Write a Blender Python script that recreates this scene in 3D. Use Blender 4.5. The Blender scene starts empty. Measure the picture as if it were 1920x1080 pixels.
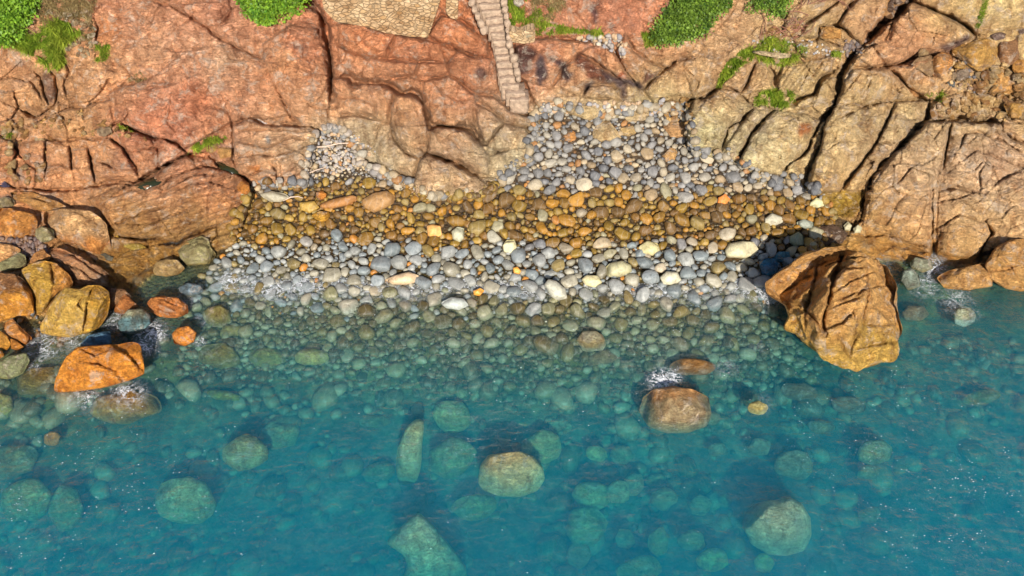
import bpy, math, random
import numpy as np
from mathutils import Vector, Matrix
R = math.radians
random.seed(7); rng = np.random.default_rng(11)
scene = bpy.context.scene
COL = scene.collection

# ------------------------------------------------------------------ camera
CAMZ, PITCH, F = 27.0, R(50), 1598.0            # F in pixels of a 1920 wide picture
cd = bpy.data.cameras.new('camera'); cam = bpy.data.objects.new('camera', cd); COL.objects.link(cam)
cam.location = (0, 0, CAMZ); cam.rotation_euler = (R(90) - PITCH, 0, 0)
cd.sensor_width = 36; cd.lens = F / 1920 * 36; cd.clip_start = .5; cd.clip_end = 2000
scene.camera = cam
# ------------------------------------------------------------------ light
SUN_EL, SUN_AZ = R(35), R(6)                    # sun is behind the camera, a touch to the right
w = bpy.data.worlds.new('World'); scene.world = w; w.use_nodes = True
nt = w.node_tree; bg = nt.nodes['Background']
sky = nt.nodes.new('ShaderNodeTexSky'); sky.sky_type = 'NISHITA'; sky.sun_disc = False
sky.sun_elevation = SUN_EL; sky.sun_rotation = R(180) - SUN_AZ
nt.links.new(sky.outputs[0], bg.inputs[0]); bg.inputs[1].default_value = 0.095
sl = bpy.data.lights.new('sun', 'SUN'); sl.energy = 5.0; sl.angle = R(.5); sl.color = (1, .94, .84)
so = bpy.data.objects.new('sun', sl); COL.objects.link(so)
sdir = Vector((math.sin(SUN_AZ) * math.cos(SUN_EL), -math.cos(SUN_AZ) * math.cos(SUN_EL), math.sin(SUN_EL)))
so.rotation_euler = sdir.to_track_quat('Z', 'Y').to_euler(); so.location = sdir * 60
scene.view_settings.view_transform = 'Standard'; scene.view_settings.look = 'None'
scene.view_settings.exposure = 0.25; scene.view_settings.gamma = 1
scene.render.engine = 'CYCLES'
cy = scene.cycles
cy.use_denoising = True; cy.max_bounces = 6; cy.diffuse_bounces = 2; cy.glossy_bounces = 2
cy.transparent_max_bounces = 12; cy.volume_bounces = 3; cy.transmission_bounces = 4; cy.sample_clamp_indirect = 3

# ------------------------------------------------------------------ projection
FW = np.array([0, math.cos(PITCH), -math.sin(PITCH)]); UP = np.array([0, math.sin(PITCH), math.cos(PITCH)]); RT = np.array([1., 0, 0])
CP = np.array([0, 0, CAMZ])
def rays(u, v):
    u = np.asarray(u, float); v = np.asarray(v, float)
    return FW + ((u - 960) / F)[..., None] * RT - ((v - 540) / F)[..., None] * UP
def at_z(u, v, z):
    d = rays(u, v); t = (np.asarray(z, float) - CAMZ) / d[..., 2]
    return CP + d * t[..., None]
def at_y(u, v, y):
    d = rays(u, v); return CP + d * (y / d[..., 1])[..., None]
def project(P):
    q = P - CP; w_ = q @ FW
    return 960 + F * (q @ RT) / w_, 540 - F * (q @ UP) / w_, w_

# ------------------------------------------------------------------ noise
def h2(ix, iy, s=0):
    n = (ix.astype(np.int64) * 374761393 + iy.astype(np.int64) * 668265263 + s * 1274126177) & 0x7fffffff
    n = ((n ^ (n >> 13)) * 1103515245) & 0x7fffffff
    n = ((n ^ (n >> 16)) * 12345677) & 0x7fffffff
    return (n & 0xffffff) / 16777215.0
def h3(ix, iy, iz, s=0): return h2(ix + iz.astype(np.int64) * 7919, iy + iz.astype(np.int64) * 104729, s)
def sm(t): return t * t * t * (t * (t * 6 - 15) + 10)
def vn2(x, y, s=0):
    ix, iy = np.floor(x), np.floor(y); fx, fy = sm(x - ix), sm(y - iy)
    a = h2(ix, iy, s); b = h2(ix + 1, iy, s); c = h2(ix, iy + 1, s); d = h2(ix + 1, iy + 1, s)
    return (a + (b - a) * fx) * (1 - fy) + (c + (d - c) * fx) * fy - .5
def fbm2(x, y, o=4, s=0, g=.5):
    r = 0; a = 1
    for i in range(o): r = r + a * vn2(x, y, s + i); a *= g; x, y = x * 1.93 + y * .31 + 5.1, y * 1.97 - x * .27 + 1.7
    return r
def ridge2(x, y, o=4, s=0):
    r = 0; a = 1
    for i in range(o): r = r + a * (1 - np.abs(vn2(x, y, s + i)) * 4); a *= .5; x, y = x * 2.03 + y * .2, y * 1.97 - x * .2 + 3
    return r
def vn3(p, s=0):
    i = np.floor(p); f = sm(p - i); r = 0
    for dx in (0, 1):
        for dy in (0, 1):
            for dz in (0, 1):
                wgt = (f[:, 0] if dx else 1 - f[:, 0]) * (f[:, 1] if dy else 1 - f[:, 1]) * (f[:, 2] if dz else 1 - f[:, 2])
                r = r + wgt * h3(i[:, 0] + dx, i[:, 1] + dy, i[:, 2] + dz, s)
    return r - .5
def fbm3(p, o=4, s=0, g=.5):
    r = 0; a = 1
    for k in range(o): r = r + a * vn3(p, s + k); a *= g; p = p * 2.02 + 3.3
    return r
def worley2(x, y, s=0, jit=.9):
    """F1, F2 and the nearest point's id hash + offset"""
    ix, iy = np.floor(x), np.floor(y)
    f1 = np.full(x.shape, 9.); f2 = f1.copy(); idh = f1 * 0; ox = f1 * 0; oy = f1 * 0
    for dx in (-1, 0, 1):
        for dy in (-1, 0, 1):
            cx, cy_ = ix + dx, iy + dy
            px = cx + .5 + jit * (h2(cx, cy_, s) - .5); py = cy_ + .5 + jit * (h2(cx, cy_, s + 9) - .5)
            d = np.hypot(px - x, py - y); n = d < f1
            f2 = np.where(n, f1, np.minimum(f2, d))
            idh = np.where(n, h2(cx, cy_, s + 17), idh); ox = np.where(n, x - px, ox); oy = np.where(n, y - py, oy)
            f1 = np.where(n, d, f1)
    return f1, f2, idh, ox, oy

def lin(c):
    c = np.asarray(c, float) / 255
    return np.where(c <= .04045, c / 12.92, ((c + .055) / 1.055) ** 2.4)
ALB = .80
def in_poly(u, v, poly):
    r = np.zeros(u.shape, bool); n = len(poly)
    for i in range(n):
        x0, y0 = poly[i]; x1, y1 = poly[(i + 1) % n]
        c = ((y0 > v) != (y1 > v)); 
        if y0 == y1: continue
        r ^= c & (u < (x1 - x0) * (v - y0) / (y1 - y0) + x0)
    return r
def line_dist(u, v, pts):
    """distance and signed side (+ = right hand of the direction of travel)"""
    best = np.full(u.shape, 1e9); side = np.zeros(u.shape)
    for (x0, y0), (x1, y1) in zip(pts[:-1], pts[1:]):
        dx, dy = x1 - x0, y1 - y0; L = dx * dx + dy * dy + 1e-9
        t = np.clip(((u - x0) * dx + (v - y0) * dy) / L, 0, 1)
        d = np.hypot(u - x0 - t * dx, v - y0 - t * dy)
        s = np.sign((v - y0) * dx - (u - x0) * dy)
        n = d < best; best = np.where(n, d, best); side = np.where(n, s, side)
    return best, side

# tiles in which the photograph was traced
def T(ox, oy, k): return lambda *p: [(ox + x / k, oy + y / k) for x, y in p]
t1, t2, t3 = T(0, 0, 3), T(640, 0, 3), T(1280, 0, 3)
t4, t5, t6 = T(0, 360, 3), T(640, 360, 3), T(1280, 360, 3)
z1, z3, z4, z5 = T(0, 340, 6), T(1600, 0, 6), T(1700, 60, 6), T(420, 200, 4.908)
z2 = T(0, 520, 4.8)

# ------------------------------------------------------------------ joints and ledges of the bedrock
# (points, half width px, depth m, step m (+ = the right hand side of travel stands proud), reach px)
CR = [
 (t1((850,0),(960,40),(1060,90),(1160,160),(1210,200),(1290,245),(1370,290),(1470,330)),2.2,.35,.18,30),
 (t1((1290,0),(1300,60),(1270,120),(1235,145)),1.8,.25,-.12,22),
 (t1((1700,-60),(1720,0),(1790,60),(1830,150),(1845,260),(1865,350),(1868,470),(1860,545)),6,1.3,.25,40),
 (t1((1860,545),(1850,620),(1845,700)),2.2,.3,.1,20),
 (t1((1630,135),(1720,130),(1790,160),(1810,260)),1.8,.25,.1,20),
 (t1((530,90),(540,170),(535,240)),2,.2,.25,22),
 (t1((185,405),(225,440),(245,500),(270,570),(300,600)),2.5,.35,-.3,22),
 (t1((265,390),(310,430),(327,500),(318,570),(300,605)),2.5,.4,-.3,26),
 (t1((100,612),(150,630),(200,655),(250,630),(300,600)),3,.4,.25,25),
 (t1((170,700),(220,680),(350,620),(480,600),(620,560)),2.4,.35,.2,25),
 (t1((640,520),(700,480),(800,450),(860,430)),2,.3,.15,25),
 (t1((600,350),(680,360),(740,420),(700,470)),1.6,.2,-.1,18),
 (t1((870,460),(965,468)),1.6,.18,.1,14),
 (t1((910,270),(970,285),(1050,280)),1.6,.2,.1,14),
 (t1((640,700),(680,690),(760,730),(850,770),(930,780),(1000,800),(1040,850)),4,.6,.3,26),
 (t1((1550,490),(1590,570),(1640,650),(1700,700)),2.6,.35,-.15,24),
 (t1((780,500),(860,490),(960,480)),1.5,.15,.08,16),
 (t1((960,520),(950,620),(940,700),(1000,760)),1.5,.15,.06,16),
 (t1((1190,600),(1270,620),(1300,680),(1305,760)),1.5,.2,.1,18),
 (t1((1300,690),(1306,800),(1312,900),(1340,980)),2.4,.35,-.25,24),
 (t1((1310,700),(1400,660),(1500,690),(1640,700),(1740,715),(1830,770)),4,.5,.35,24),
 (t1((1330,735),(1500,722),(1700,740),(1810,760)),1.6,.22,.08,12),
 (t1((1340,800),(1500,828),(1640,770),(1750,790)),1.8,.25,.1,12),
 (t1((1350,890),(1450,870),(1550,880),(1650,850),(1760,815)),1.8,.25,.12,12),
 (t1((1500,905),(1550,960),(1560,1070)),1.8,.25,.1,12),
 (t1((1380,1010),(1450,960),(1540,970)),1.6,.22,.1,12),
 (t1((1650,910),(1710,940),(1715,1020)),2,.3,-.1,12),
 (t1((1600,830),(1700,860),(1745,900)),1.5,.2,.08,10),
 (t1((250,790),(255,880),(250,1000)),1.8,.28,.1,16),
 (t1((385,820),(400,890),(412,965)),2,.35,.12,16),
 (t1((490,830),(510,910),(530,1015)),2.2,.4,.12,16),
 (t1((-20,750),(60,790),(100,850),(80,900),(90,960)),2.2,.35,.15,20),
 (t1((180,790),(250,790),(350,800),(480,780),(620,775),(690,830),(760,940),(775,1000)),2,.3,.12,18),
 (t1((550,905),(600,920),(635,950)),2.5,.4,.15,14),
 (t1((735,850),(820,830),(885,825),(885,885)),1.8,.3,.1,14),
 (t1((860,765),(960,790),(1030,840)),1.8,.3,.1,14),
 (t1((100,850),(150,920),(200,960),(190,1050)),1.8,.25,.1,14),
 (t1((250,940),(330,930),(400,960)),1.6,.2,.08,14),
 (t1((20,960),(120,940),(200,955)),1.6,.2,.08,14),
 (t1((-20,520),(80,520),(110,610),(60,670),(-20,690)),1.8,.22,.1,18),
 (t1((-20,455),(60,440),(180,470),(240,560)),1.6,.2,.1,18),
 (t1((360,260),(350,340),(390,400),(360,470),(380,560)),1.6,.18,.08,18),
 (t1((750,1030),(830,985),(900,945),(980,895),(1050,868),(1160,862),(1210,890)),4.5,.7,-.45,30),
 (t1((0,1050),(120,1050),(260,1070),(420,1062),(560,1040),(680,1015),(760,1025)),2.5,.35,.2,22),
 (t1((560,1060),(640,1030),(760,1040),(900,1030)),1.8,.3,.12,14),
 (t1((1200,895),(1300,960),(1390,1010),(1425,1080)),4,.6,-.4,26),
 (t1((870,1060),(1000,980),(1150,930),(1250,950)),2,.3,.12,12),
 (t1((900,1080),(1000,1030),(1120,980),(1220,985)),2,.28,.12,12),
 (t1((960,1080),(1050,1050),(1180,1020),(1290,1050)),1.8,.25,.1,12),
 (t4((620,200),(700,160),(830,110),(950,80)),1.8,.25,.1,12),
 (t4((700,180),(860,180),(960,130),(1060,110)),1.6,.2,.08,12),
 (t4((640,255),(700,262),(840,265),(900,255)),2.4,.35,.2,20),
 (t4((900,300),(1000,290),(1100,235),(1210,190)),3.2,.5,.28,20),
 (t4((1215,195),(1220,250),(1180,300)),2,.3,.1,16),
 (t4((1340,60),(1400,120),(1450,180),(1440,260),(1350,300)),2.5,.35,.2,18),
 # middle outcrop
 (t2((-20,130),(0,125),(100,130),(200,170),(300,190),(400,200),(500,222),(560,242),(650,282),(720,310),(835,320)),3,.45,.25,30),
 (t2((-20,250),(0,255),(60,295),(150,330),(250,320),(320,330),(430,350),(540,350),(590,345)),2.4,.35,.22,26),
 (t2((310,195),(270,250),(245,318)),2,.3,.12,22),
 (t2((435,350),(420,420)),2,.28,.1,18),
 (t2((560,250),(590,345),(600,395)),2,.28,.1,18),
 (t2((-20,430),(40,440),(60,470),(170,472),(240,472),(300,510),(350,530),(390,522),(440,538),(465,590),(485,660),(510,710)),6.5,1.0,.6,34),
 (t2((240,472),(280,490),(330,520)),3,.4,.2,20),
 (t2((510,712),(600,712),(690,712),(740,740),(765,780),(800,805)),6.5,1.1,.7,34),
 (t2((502,712),(495,790),(488,862),(430,900),(408,990),(412,1080)),2.6,.4,-.25,26),
 (t2((280,440),(380,430),(460,458),(530,440),(600,418),(650,450),(700,490),(745,530),(760,580),(800,600),(860,640),(910,690)),2.8,.4,.26,28),
 (t2((910,690),(870,740),(840,780),(815,805)),2.4,.35,.2,22),
 (t2((740,560),(750,640),(760,700),(790,770)),1.8,.2,-.12,22),
 (t2((510,455),(570,520),(650,560),(740,560)),1.6,.2,.08,20),
 (t2((760,530),(850,540),(900,580),(940,620),(1000,640),(1060,660),(1115,705)),2.8,.4,.25,26),
 (t2((910,690),(960,700),(1040,720),(1080,780),(1085,850),(1060,940)),2,.28,.16,24),
 (t2((480,862),(550,885),(640,908),(690,938),(735,972)),5,.9,.6,28),
 (t2((820,860),(880,862),(930,850)),3.2,.45,.3,20),
 (t2((-20,650),(60,640),(130,645),(190,670),(262,692)),2.6,.35,.22,24),
 (t2((185,600),(192,645)),1.8,.2,.1,14), (t2((0,550),(90,550),(185,600)),1.6,.2,.1,16),
 (t2((180,820),(215,710),(270,690)),1.8,.22,.1,18),
 (t2((275,620),(280,720),(300,790),(350,850),(432,892)),2.2,.32,.16,20),
 (t2((300,960),(350,985),(410,1000)),2.4,.3,.2,18), (t2((0,860),(100,880),(200,920),(300,960)),2,.25,.2,18),
 (t2((350,330),(400,400)),1.2,.1,.05,10), (t2((850,330),(885,400),(885,500),(870,520)),2,.3,-.15,20),
 (t2((120,320),(180,370),(200,450)),1.3,.12,.05,14), (t2((560,750),(640,800),(700,900)),1.4,.14,.08,16),
 (t2((320,560),(300,680),(340,800)),1.2,.1,.05,14),(t2((400,560),(440,660),(470,760)),1.2,.1,.05,14),
 (t2((750,95),(790,140),(830,220),(838,320)),3,.5,.25,20),
 (t2((490,195),(520,120),(560,85),(640,110),(720,150),(790,200)),2.6,.4,.25,22),
 # right of the steps
 (t2((970,265),(955,330),(985,430),(1040,470),(1085,570),(1100,610)),3,.5,-.3,24),
 (t2((1090,215),(1200,205),(1330,225),(1450,235),(1540,300),(1600,400),(1660,480),(1690,520)),2.4,.35,.25,26),
 (t2((1300,350),(1335,295),(1400,330),(1500,400),(1590,460)),1.8,.25,-.12,20),
 (t2((1350,550),(1390,480),(1480,480),(1560,500),(1600,560)),2,.28,.18,18),
 (t2((1350,550),(1450,555),(1580,565)),2,.28,.18,18),
 (t2((1600,180),(1640,290),(1720,340),(1830,385),(1760,440),(1690,505)),2.2,.35,.15,24),
 (t2((1830,385),(1900,340),(1990,330)),2.6,.4,.25,24),
 (t2((1180,500),(1230,440),(1240,380)),1.6,.2,.1,16),
 (t2((1400,240),(1460,330),(1560,400)),1.2,.1,.06,14),(t2((1700,350),(1720,430),(1690,500)),1.2,.12,.06,14),
 (t2((1750,600),(1800,560),(1900,540)),1.6,.2,.12,16),(t2((1400,760),(1450,690),(1500,670),(1570,760)),2,.3,-.12,16),
 # right hand slabs
 (t3((1300,-40),(1270,0),(1200,90),(1110,140),(1060,200),(1020,260)),7,1.2,-.25,40),
 (t3((1020,260),(930,330),(885,420),(880,500),(850,590),(790,680)),5,1.0,-.2,36),
 (t3((790,680),(720,780),(680,870),(600,930),(570,1000)),2.6,.45,-.15,30),
 (t3((830,640),(790,720),(770,800),(740,900),(700,1000),(690,1080)),3,.5,-.2,30),
 (t3((1200,570),(1130,720),(1060,840),(990,930),(920,1020),(880,1080)),2.2,.35,-.12,26),
 (t3((1380,650),(1300,760),(1200,850),(1120,930),(1060,1000),(1040,1080),(1000,1180)),4,.7,-.35,36),
 (t3((1515,680),(1500,760),(1480,860),(1460,950)),2.8,.4,.15,24),
 (t3((1280,0),(1400,50),(1520,110),(1590,150),(1650,205)),3.4,.5,.3,30),
 (t3((975,310),(1040,262),(1080,250)),3,.4,.15,18),
 (t3((1185,95),(1165,160),(1140,222)),2.4,.35,.1,18),
 (t3((950,372),(1060,375),(1160,378),(1250,355),(1300,322),(1350,310),(1420,312)),3,.45,.3,24),
 (t3((1160,392),(1220,430),(1270,490),(1330,550),(1372,562)),3,.45,.2,20),
 (t3((1010,610),(1070,588),(1140,570),(1240,565),(1385,562)),2.4,.35,.22,22),
 (t3((1385,562),(1392,640),(1370,672)),3.4,.5,-.1,18),
 (t3((1370,672),(1500,680),(1660,680),(1790,688)),4,.65,.45,28),
 (t3((1790,688),(1800,740),(1850,790),(1930,800)),2.4,.35,.15,18),
 (t3((870,582),(960,588),(1040,610)),2.2,.3,.16,18),
 (t3((410,350),(370,450),(320,530)),2.6,.4,.15,18),
 (t3((490,375),(520,420),(510,500)),2.8,.45,.1,18),
 (t3((560,370),(530,440),(530,520)),2.4,.35,-.1,18),
 (t3((390,610),(330,680),(260,720),(215,830)),2.4,.4,-.15,22),
 (t3((510,620),(440,690),(380,760),(350,830),(300,930)),3,.5,-.25,24),
 (t3((840,400),(780,440),(740,520),(650,555),(590,600)),4,.6,-.25,22),
 (t3((970,-10),(920,60),(870,140)),3.2,.5,-.15,22),
 (t3((880,0),(810,60),(700,120),(650,210)),2.6,.4,-.15,22),
 (t3((765,210),(768,150),(830,145),(920,180),(940,210)),3,.4,.2,14),
 (t3((640,235),(770,225),(900,270)),2.4,.35,.2,18),
 (t3((200,500),(130,560),(60,560),(10,600),(0,740)),4,.6,-.3,26),
 (t3((150,560),(200,500),(300,510),(390,590)),2.8,.4,.2,20),
 (t3((400,600),(450,590),(520,620)),2.6,.35,.25,18),
 (t3((70,560),(30,680),(0,800)),2.6,.4,-.2,22),
 (t3((0,370),(100,470),(60,540)),1.8,.22,.1,16),(t3((130,170),(110,290),(60,340)),1.4,.15,.08,16),
 (t3((720,370),(700,430),(640,520)),1.5,.2,.06,12),(t3((790,350),(720,450)),1.4,.2,.06,12),
 (t3((1040,520),(1060,450)),1.6,.2,.05,12),(t3((1190,470),(1215,520),(1260,540)),1.8,.2,.08,12),
 (t3((900,530),(960,450),(1000,400)),1.6,.22,-.08,14),
 (t3((1000,620),(920,640),(860,670)),1.5,.2,.08,14),
 (t3((1560,830),(1600,750),(1660,740),(1720,780),(1800,800),(1930,870)),1.8,.2,.12,18),
 (t3((1580,900),(1650,850),(1780,900),(1930,960)),1.4,.14,.08,18),
 (t3((1740,1060),(1800,1000),(1930,960)),1.6,.2,.1,18),(t3((1670,1080),(1670,980),(1700,930)),1.4,.15,.08,16),
 (t3((1430,1080),(1440,980),(1450,900)),1.2,.12,.06,14),
 (t3((1090,800),(1140,795),(1175,800)),3,.3,.15,12),
 (t3((1460,1065),(1540,1058),(1620,1075)),3,.35,.2,16),
 (t3((800,850),(900,800),(1000,790)),1.2,.12,.06,14),(t3((1100,900),(1000,930),(930,920)),1.2,.12,.05,14),
 (t3((1200,1040),(1290,950),(1400,1000)),1.4,.16,.1,16),
 (t6((1408,-20),(1410,150),(1400,260),(1410,370)),2.2,.35,.1,22),
 (t6((1040,0),(1015,90),(990,160),(960,200)),2.2,.35,-.12,22),
 (t6((900,240),(1020,255),(1180,250),(1290,300),(1400,310)),1.5,.18,.12,18),
 (t6((1430,200),(1560,130),(1700,160)),1.4,.16,.1,18),(t6((1420,60),(1560,30),(1640,0)),1.4,.15,.08,18),
 (t6((1710,160),(1740,230),(1700,290),(1660,380)),3,.5,.2,18),
 (t6((1120,290),(1220,320),(1400,350)),1.4,.14,.1,12),
 # upper right jumble
 (z4((0,380),(60,350),(110,290),(180,260),(300,290)),2.4,.35,.2,14),
 (z4((480,280),(560,270),(540,340),(510,400),(510,520),(440,570)),2.6,.45,.1,14),
 (z4((1000,380),(1090,410),(1170,400),(1240,320)),2.6,.4,-.2,14),
 (z4((1170,410),(1220,470),(1320,560)),2.4,.4,.1,14),
 (z4((1050,480),(1060,620),(1090,690)),3,.4,.1,10),(z4((1170,490),(1160,600),(1190,710)),2.6,.35,.1,10),
 (z4((860,680),(960,690),(1080,700),(1180,740),(1320,760)),2.4,.35,.2,14),
 (z4((930,840),(1030,880),(1080,870),(1150,960),(1320,975)),2.6,.4,.2,14),
 (z4((260,990),(400,980),(600,975),(780,1010),(960,980)),2.6,.4,.2,14),
 (z4((300,260),(240,340)),1.6,.2,.1,10),(z4((400,510),(330,470),(280,480)),1.5,.2,.1,12),
]
# rounded blocks between the joints: (outline, metres proud, rounding px)
BLK = [(t2((490,195),(520,120),(560,85),(640,110),(720,150),(790,200),(835,320),(720,310),(560,242)),.7,30),
 (t2((-20,130),(100,130),(200,170),(300,190),(245,315),(150,325),(60,290),(-20,250)),.5,24),
 (t2((310,195),(400,200),(560,242),(590,345),(430,350),(320,330),(250,318)),.38,18),
 (t2((-20,255),(60,295),(150,330),(435,352),(415,420),(300,440),(200,470),(60,468),(-20,430)),.4,20),
 (t2((437,352),(590,347),(600,400),(530,438),(418,425)),.36,15),
 (t2((592,345),(650,288),(835,325),(870,370),(885,500),(850,535),(760,525),(700,488),(603,418)),.48,24),
 (t2((-20,435),(60,472),(240,474),(300,512),(270,600),(262,690),(190,668),(185,600),(0,550)),.38,20),
 (t2((-20,555),(90,552),(183,602),(188,668),(60,640),(-20,650)),.3,14),
 (t2((300,535),(390,530),(448,550),(480,640),(506,712),(490,858),(432,892),(340,838),(277,720),(270,610)),.85,30),
 (t2((463,455),(530,442),(600,420),(650,452),(745,532),(758,700),(690,710),(512,708),(484,640),(455,545)),.5,26),
 (t2((762,582),(860,642),(908,690),(840,778),(802,803),(762,700)),.4,18),
 (t2((504,722),(600,718),(690,720),(765,782),(828,870),(828,985),(735,968),(690,934),(550,882),(492,860)),.8,30),
 (t2((430,888),(480,870),(550,893),(690,943),(780,992),(870,1002),(905,1080),(905,1125),(415,1125),(407,990)),.75,28),
 (t2((765,535),(850,542),(900,582),(1000,642),(1060,662),(1112,705),(1083,850),(1078,780),(1038,718),(910,688),(862,640)),.42,16),
 (t2((818,805),(910,693),(1038,722),(1078,782),(1083,850),(1060,940),(960,958),(900,880),(820,858)),.55,26),
 (t2((-20,655),(60,645),(190,672),(260,694),(213,712),(178,820),(100,800),(-20,720)),.4,16),
 (t2((192,830),(275,722),(340,842),(430,895),(408,988),(300,958),(200,920)),.45,20),
 (t1((1304,695),(1400,662),(1640,702),(1825,768),(1750,860),(1720,1056),(1500,1056),(1342,955)),.5,14),
 (t1((1630,140),(1790,162),(1838,260),(1860,470),(1848,556),(1640,640),(1552,488),(1480,330),(1470,250)),.45,26),
 (t1((880,30),(1050,20),(1288,0),(1298,60),(1235,143),(1160,155),(1060,88),(960,40)),.35,20),
 (t1((640,522),(700,482),(860,432),(1050,287),(1290,250),(1470,338),(1640,650),(1302,688),(1042,842),(850,768),(650,688)),.55,34),
 (t1((-20,458),(60,442),(185,410),(230,445),(250,510),(292,600),(250,628),(100,610),(-20,560)),.4,18),
 (t1((105,800),(250,792),(250,1000),(190,1010),(100,850)),.28,11),(t1((256,792),(384,826),(408,960),(256,1000)),.28,11),
 (t1((390,820),(488,832),(528,1010),(414,962)),.28,10),(t1((496,830),(620,778),(690,832),(768,990),(534,1005)),.3,13),
 (t1((640,722),(850,775),(885,882),(780,900),(690,820)),.3,12),(t1((890,790),(960,795),(1035,842),(990,880),(892,880)),.25,10),
 (t1((-20,762),(60,795),(98,850),(85,1000),(-20,1010)),.3,12),(t1((270,640),(350,622),(480,602),(620,562),(640,700),(600,770),(300,780),(200,700)),.3,14),
 (t1((870,1062),(1000,982),(1150,932),(1290,960),(1390,1012),(1422,1080),(1400,1130),(1050,1120)),.35,12),
 (t1((628,1064),(762,1030),(900,950),(1050,873),(1208,893),(1388,1013),(1422,1080)) + t4((1428,62),(1340,200),(1210,190),(1100,235),(1000,290),(890,258),(700,262),(622,198),(562,100),(482,42)),.75,22),
 (t3((1270,12),(1400,52),(1590,152),(1648,205),(1480,290),(1350,308),(1250,353),(1060,373),(988,320),(1080,245),(1170,225),(1188,95)),.55,26),
 (t3((1300,330),(1420,315),(1540,390),(1510,520),(1370,556),(1270,488),(1165,392)),.4,16),
 (t3((882,498),(960,382),(1160,394),(1328,550),(1140,566),(1010,608),(862,580)),.38,20),
 (t3((795,690),(855,600),(1010,617),(1198,574),(1130,722),(990,932),(880,1082),(705,1092),(745,900),(775,800)),.5,30),
 (t3((1207,574),(1380,567),(1368,655),(1200,848),(1060,998),(960,1082),(900,1070),(1062,842)),.4,20),
 (t3((1378,678),(1508,687),(1478,860),(1440,1080),(1405,1440),(1010,1270),(1045,1080),(1205,853)),.55,32),
 (t3((1522,687),(1788,693),(1848,792),(1980,807),(1980,1330),(1600,1450),(1425,1430),(1450,1000)),.6,36),
 (t3((512,622),(700,642),(780,680),(678,870),(568,998),(304,930),(352,832),(384,762)),.6,26),
 (t3((392,612),(508,622),(400,738),(300,918),(217,850)),.38,14),
 (t3((72,560),(200,507),(388,600),(262,722),(213,832),(40,840),(5,740)),.6,24),
 (t3((412,352),(488,377),(508,500),(335,528),(370,450)),.34,11),(t3((203,495),(250,430),(335,342),(408,352),(318,528),(300,507)),.4,14),
 (t3((563,372),(720,340),(860,302),(838,400),(778,440),(648,555),(533,520)),.42,15),
 (t3((878,2),(800,70),(700,122),(652,208),(560,200),(600,60),(700,-20)),.38,14),(t3((965,2),(922,62),(884,140),(922,180),(1008,255),(1108,135),(1255,-30)),.45,18),
 (t3((705,132),(858,22),(916,62),(866,140),(768,150),(763,208),(653,213)),.38,12),(t3((640,238),(770,228),(900,272),(860,300),(700,340),(640,300)),.3,10),
 (t3((0,370),(130,172),(390,252),(250,350),(183,500),(62,540)),.38,18),(t3((1290,-10),(1400,46),(1520,105),(1600,150),(1655,200),(1800,180),(1980,150),(1980,-60),(1290,-60)),.4,18),
 (t2((972,265),(1090,217),(1298,227),(1333,297),(1240,380),(1180,498),(1085,478),(987,430)),.45,20),
 (t2((1338,293),(1450,237),(1538,300),(1600,400),(1688,508),(1592,458),(1500,398),(1400,330)),.4,14),
 (t2((1245,385),(1335,300),(1400,335),(1590,462),(1480,478),(1390,480),(1345,545),(1230,500),(1185,498)),.35,16),
 (t2((1355,548),(1392,484),(1480,484),(1560,503),(1595,562),(1450,552)),.28,11),
 (t2((1545,290),(1600,182),(1640,290),(1720,342),(1828,387),(1760,440),(1692,503),(1602,398)),.35,16),
 (t2((1832,390),(1920,345),(2000,332),(2010,560),(1900,540),(1760,598),(1700,510),(1765,445)),.4,16)]
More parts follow.
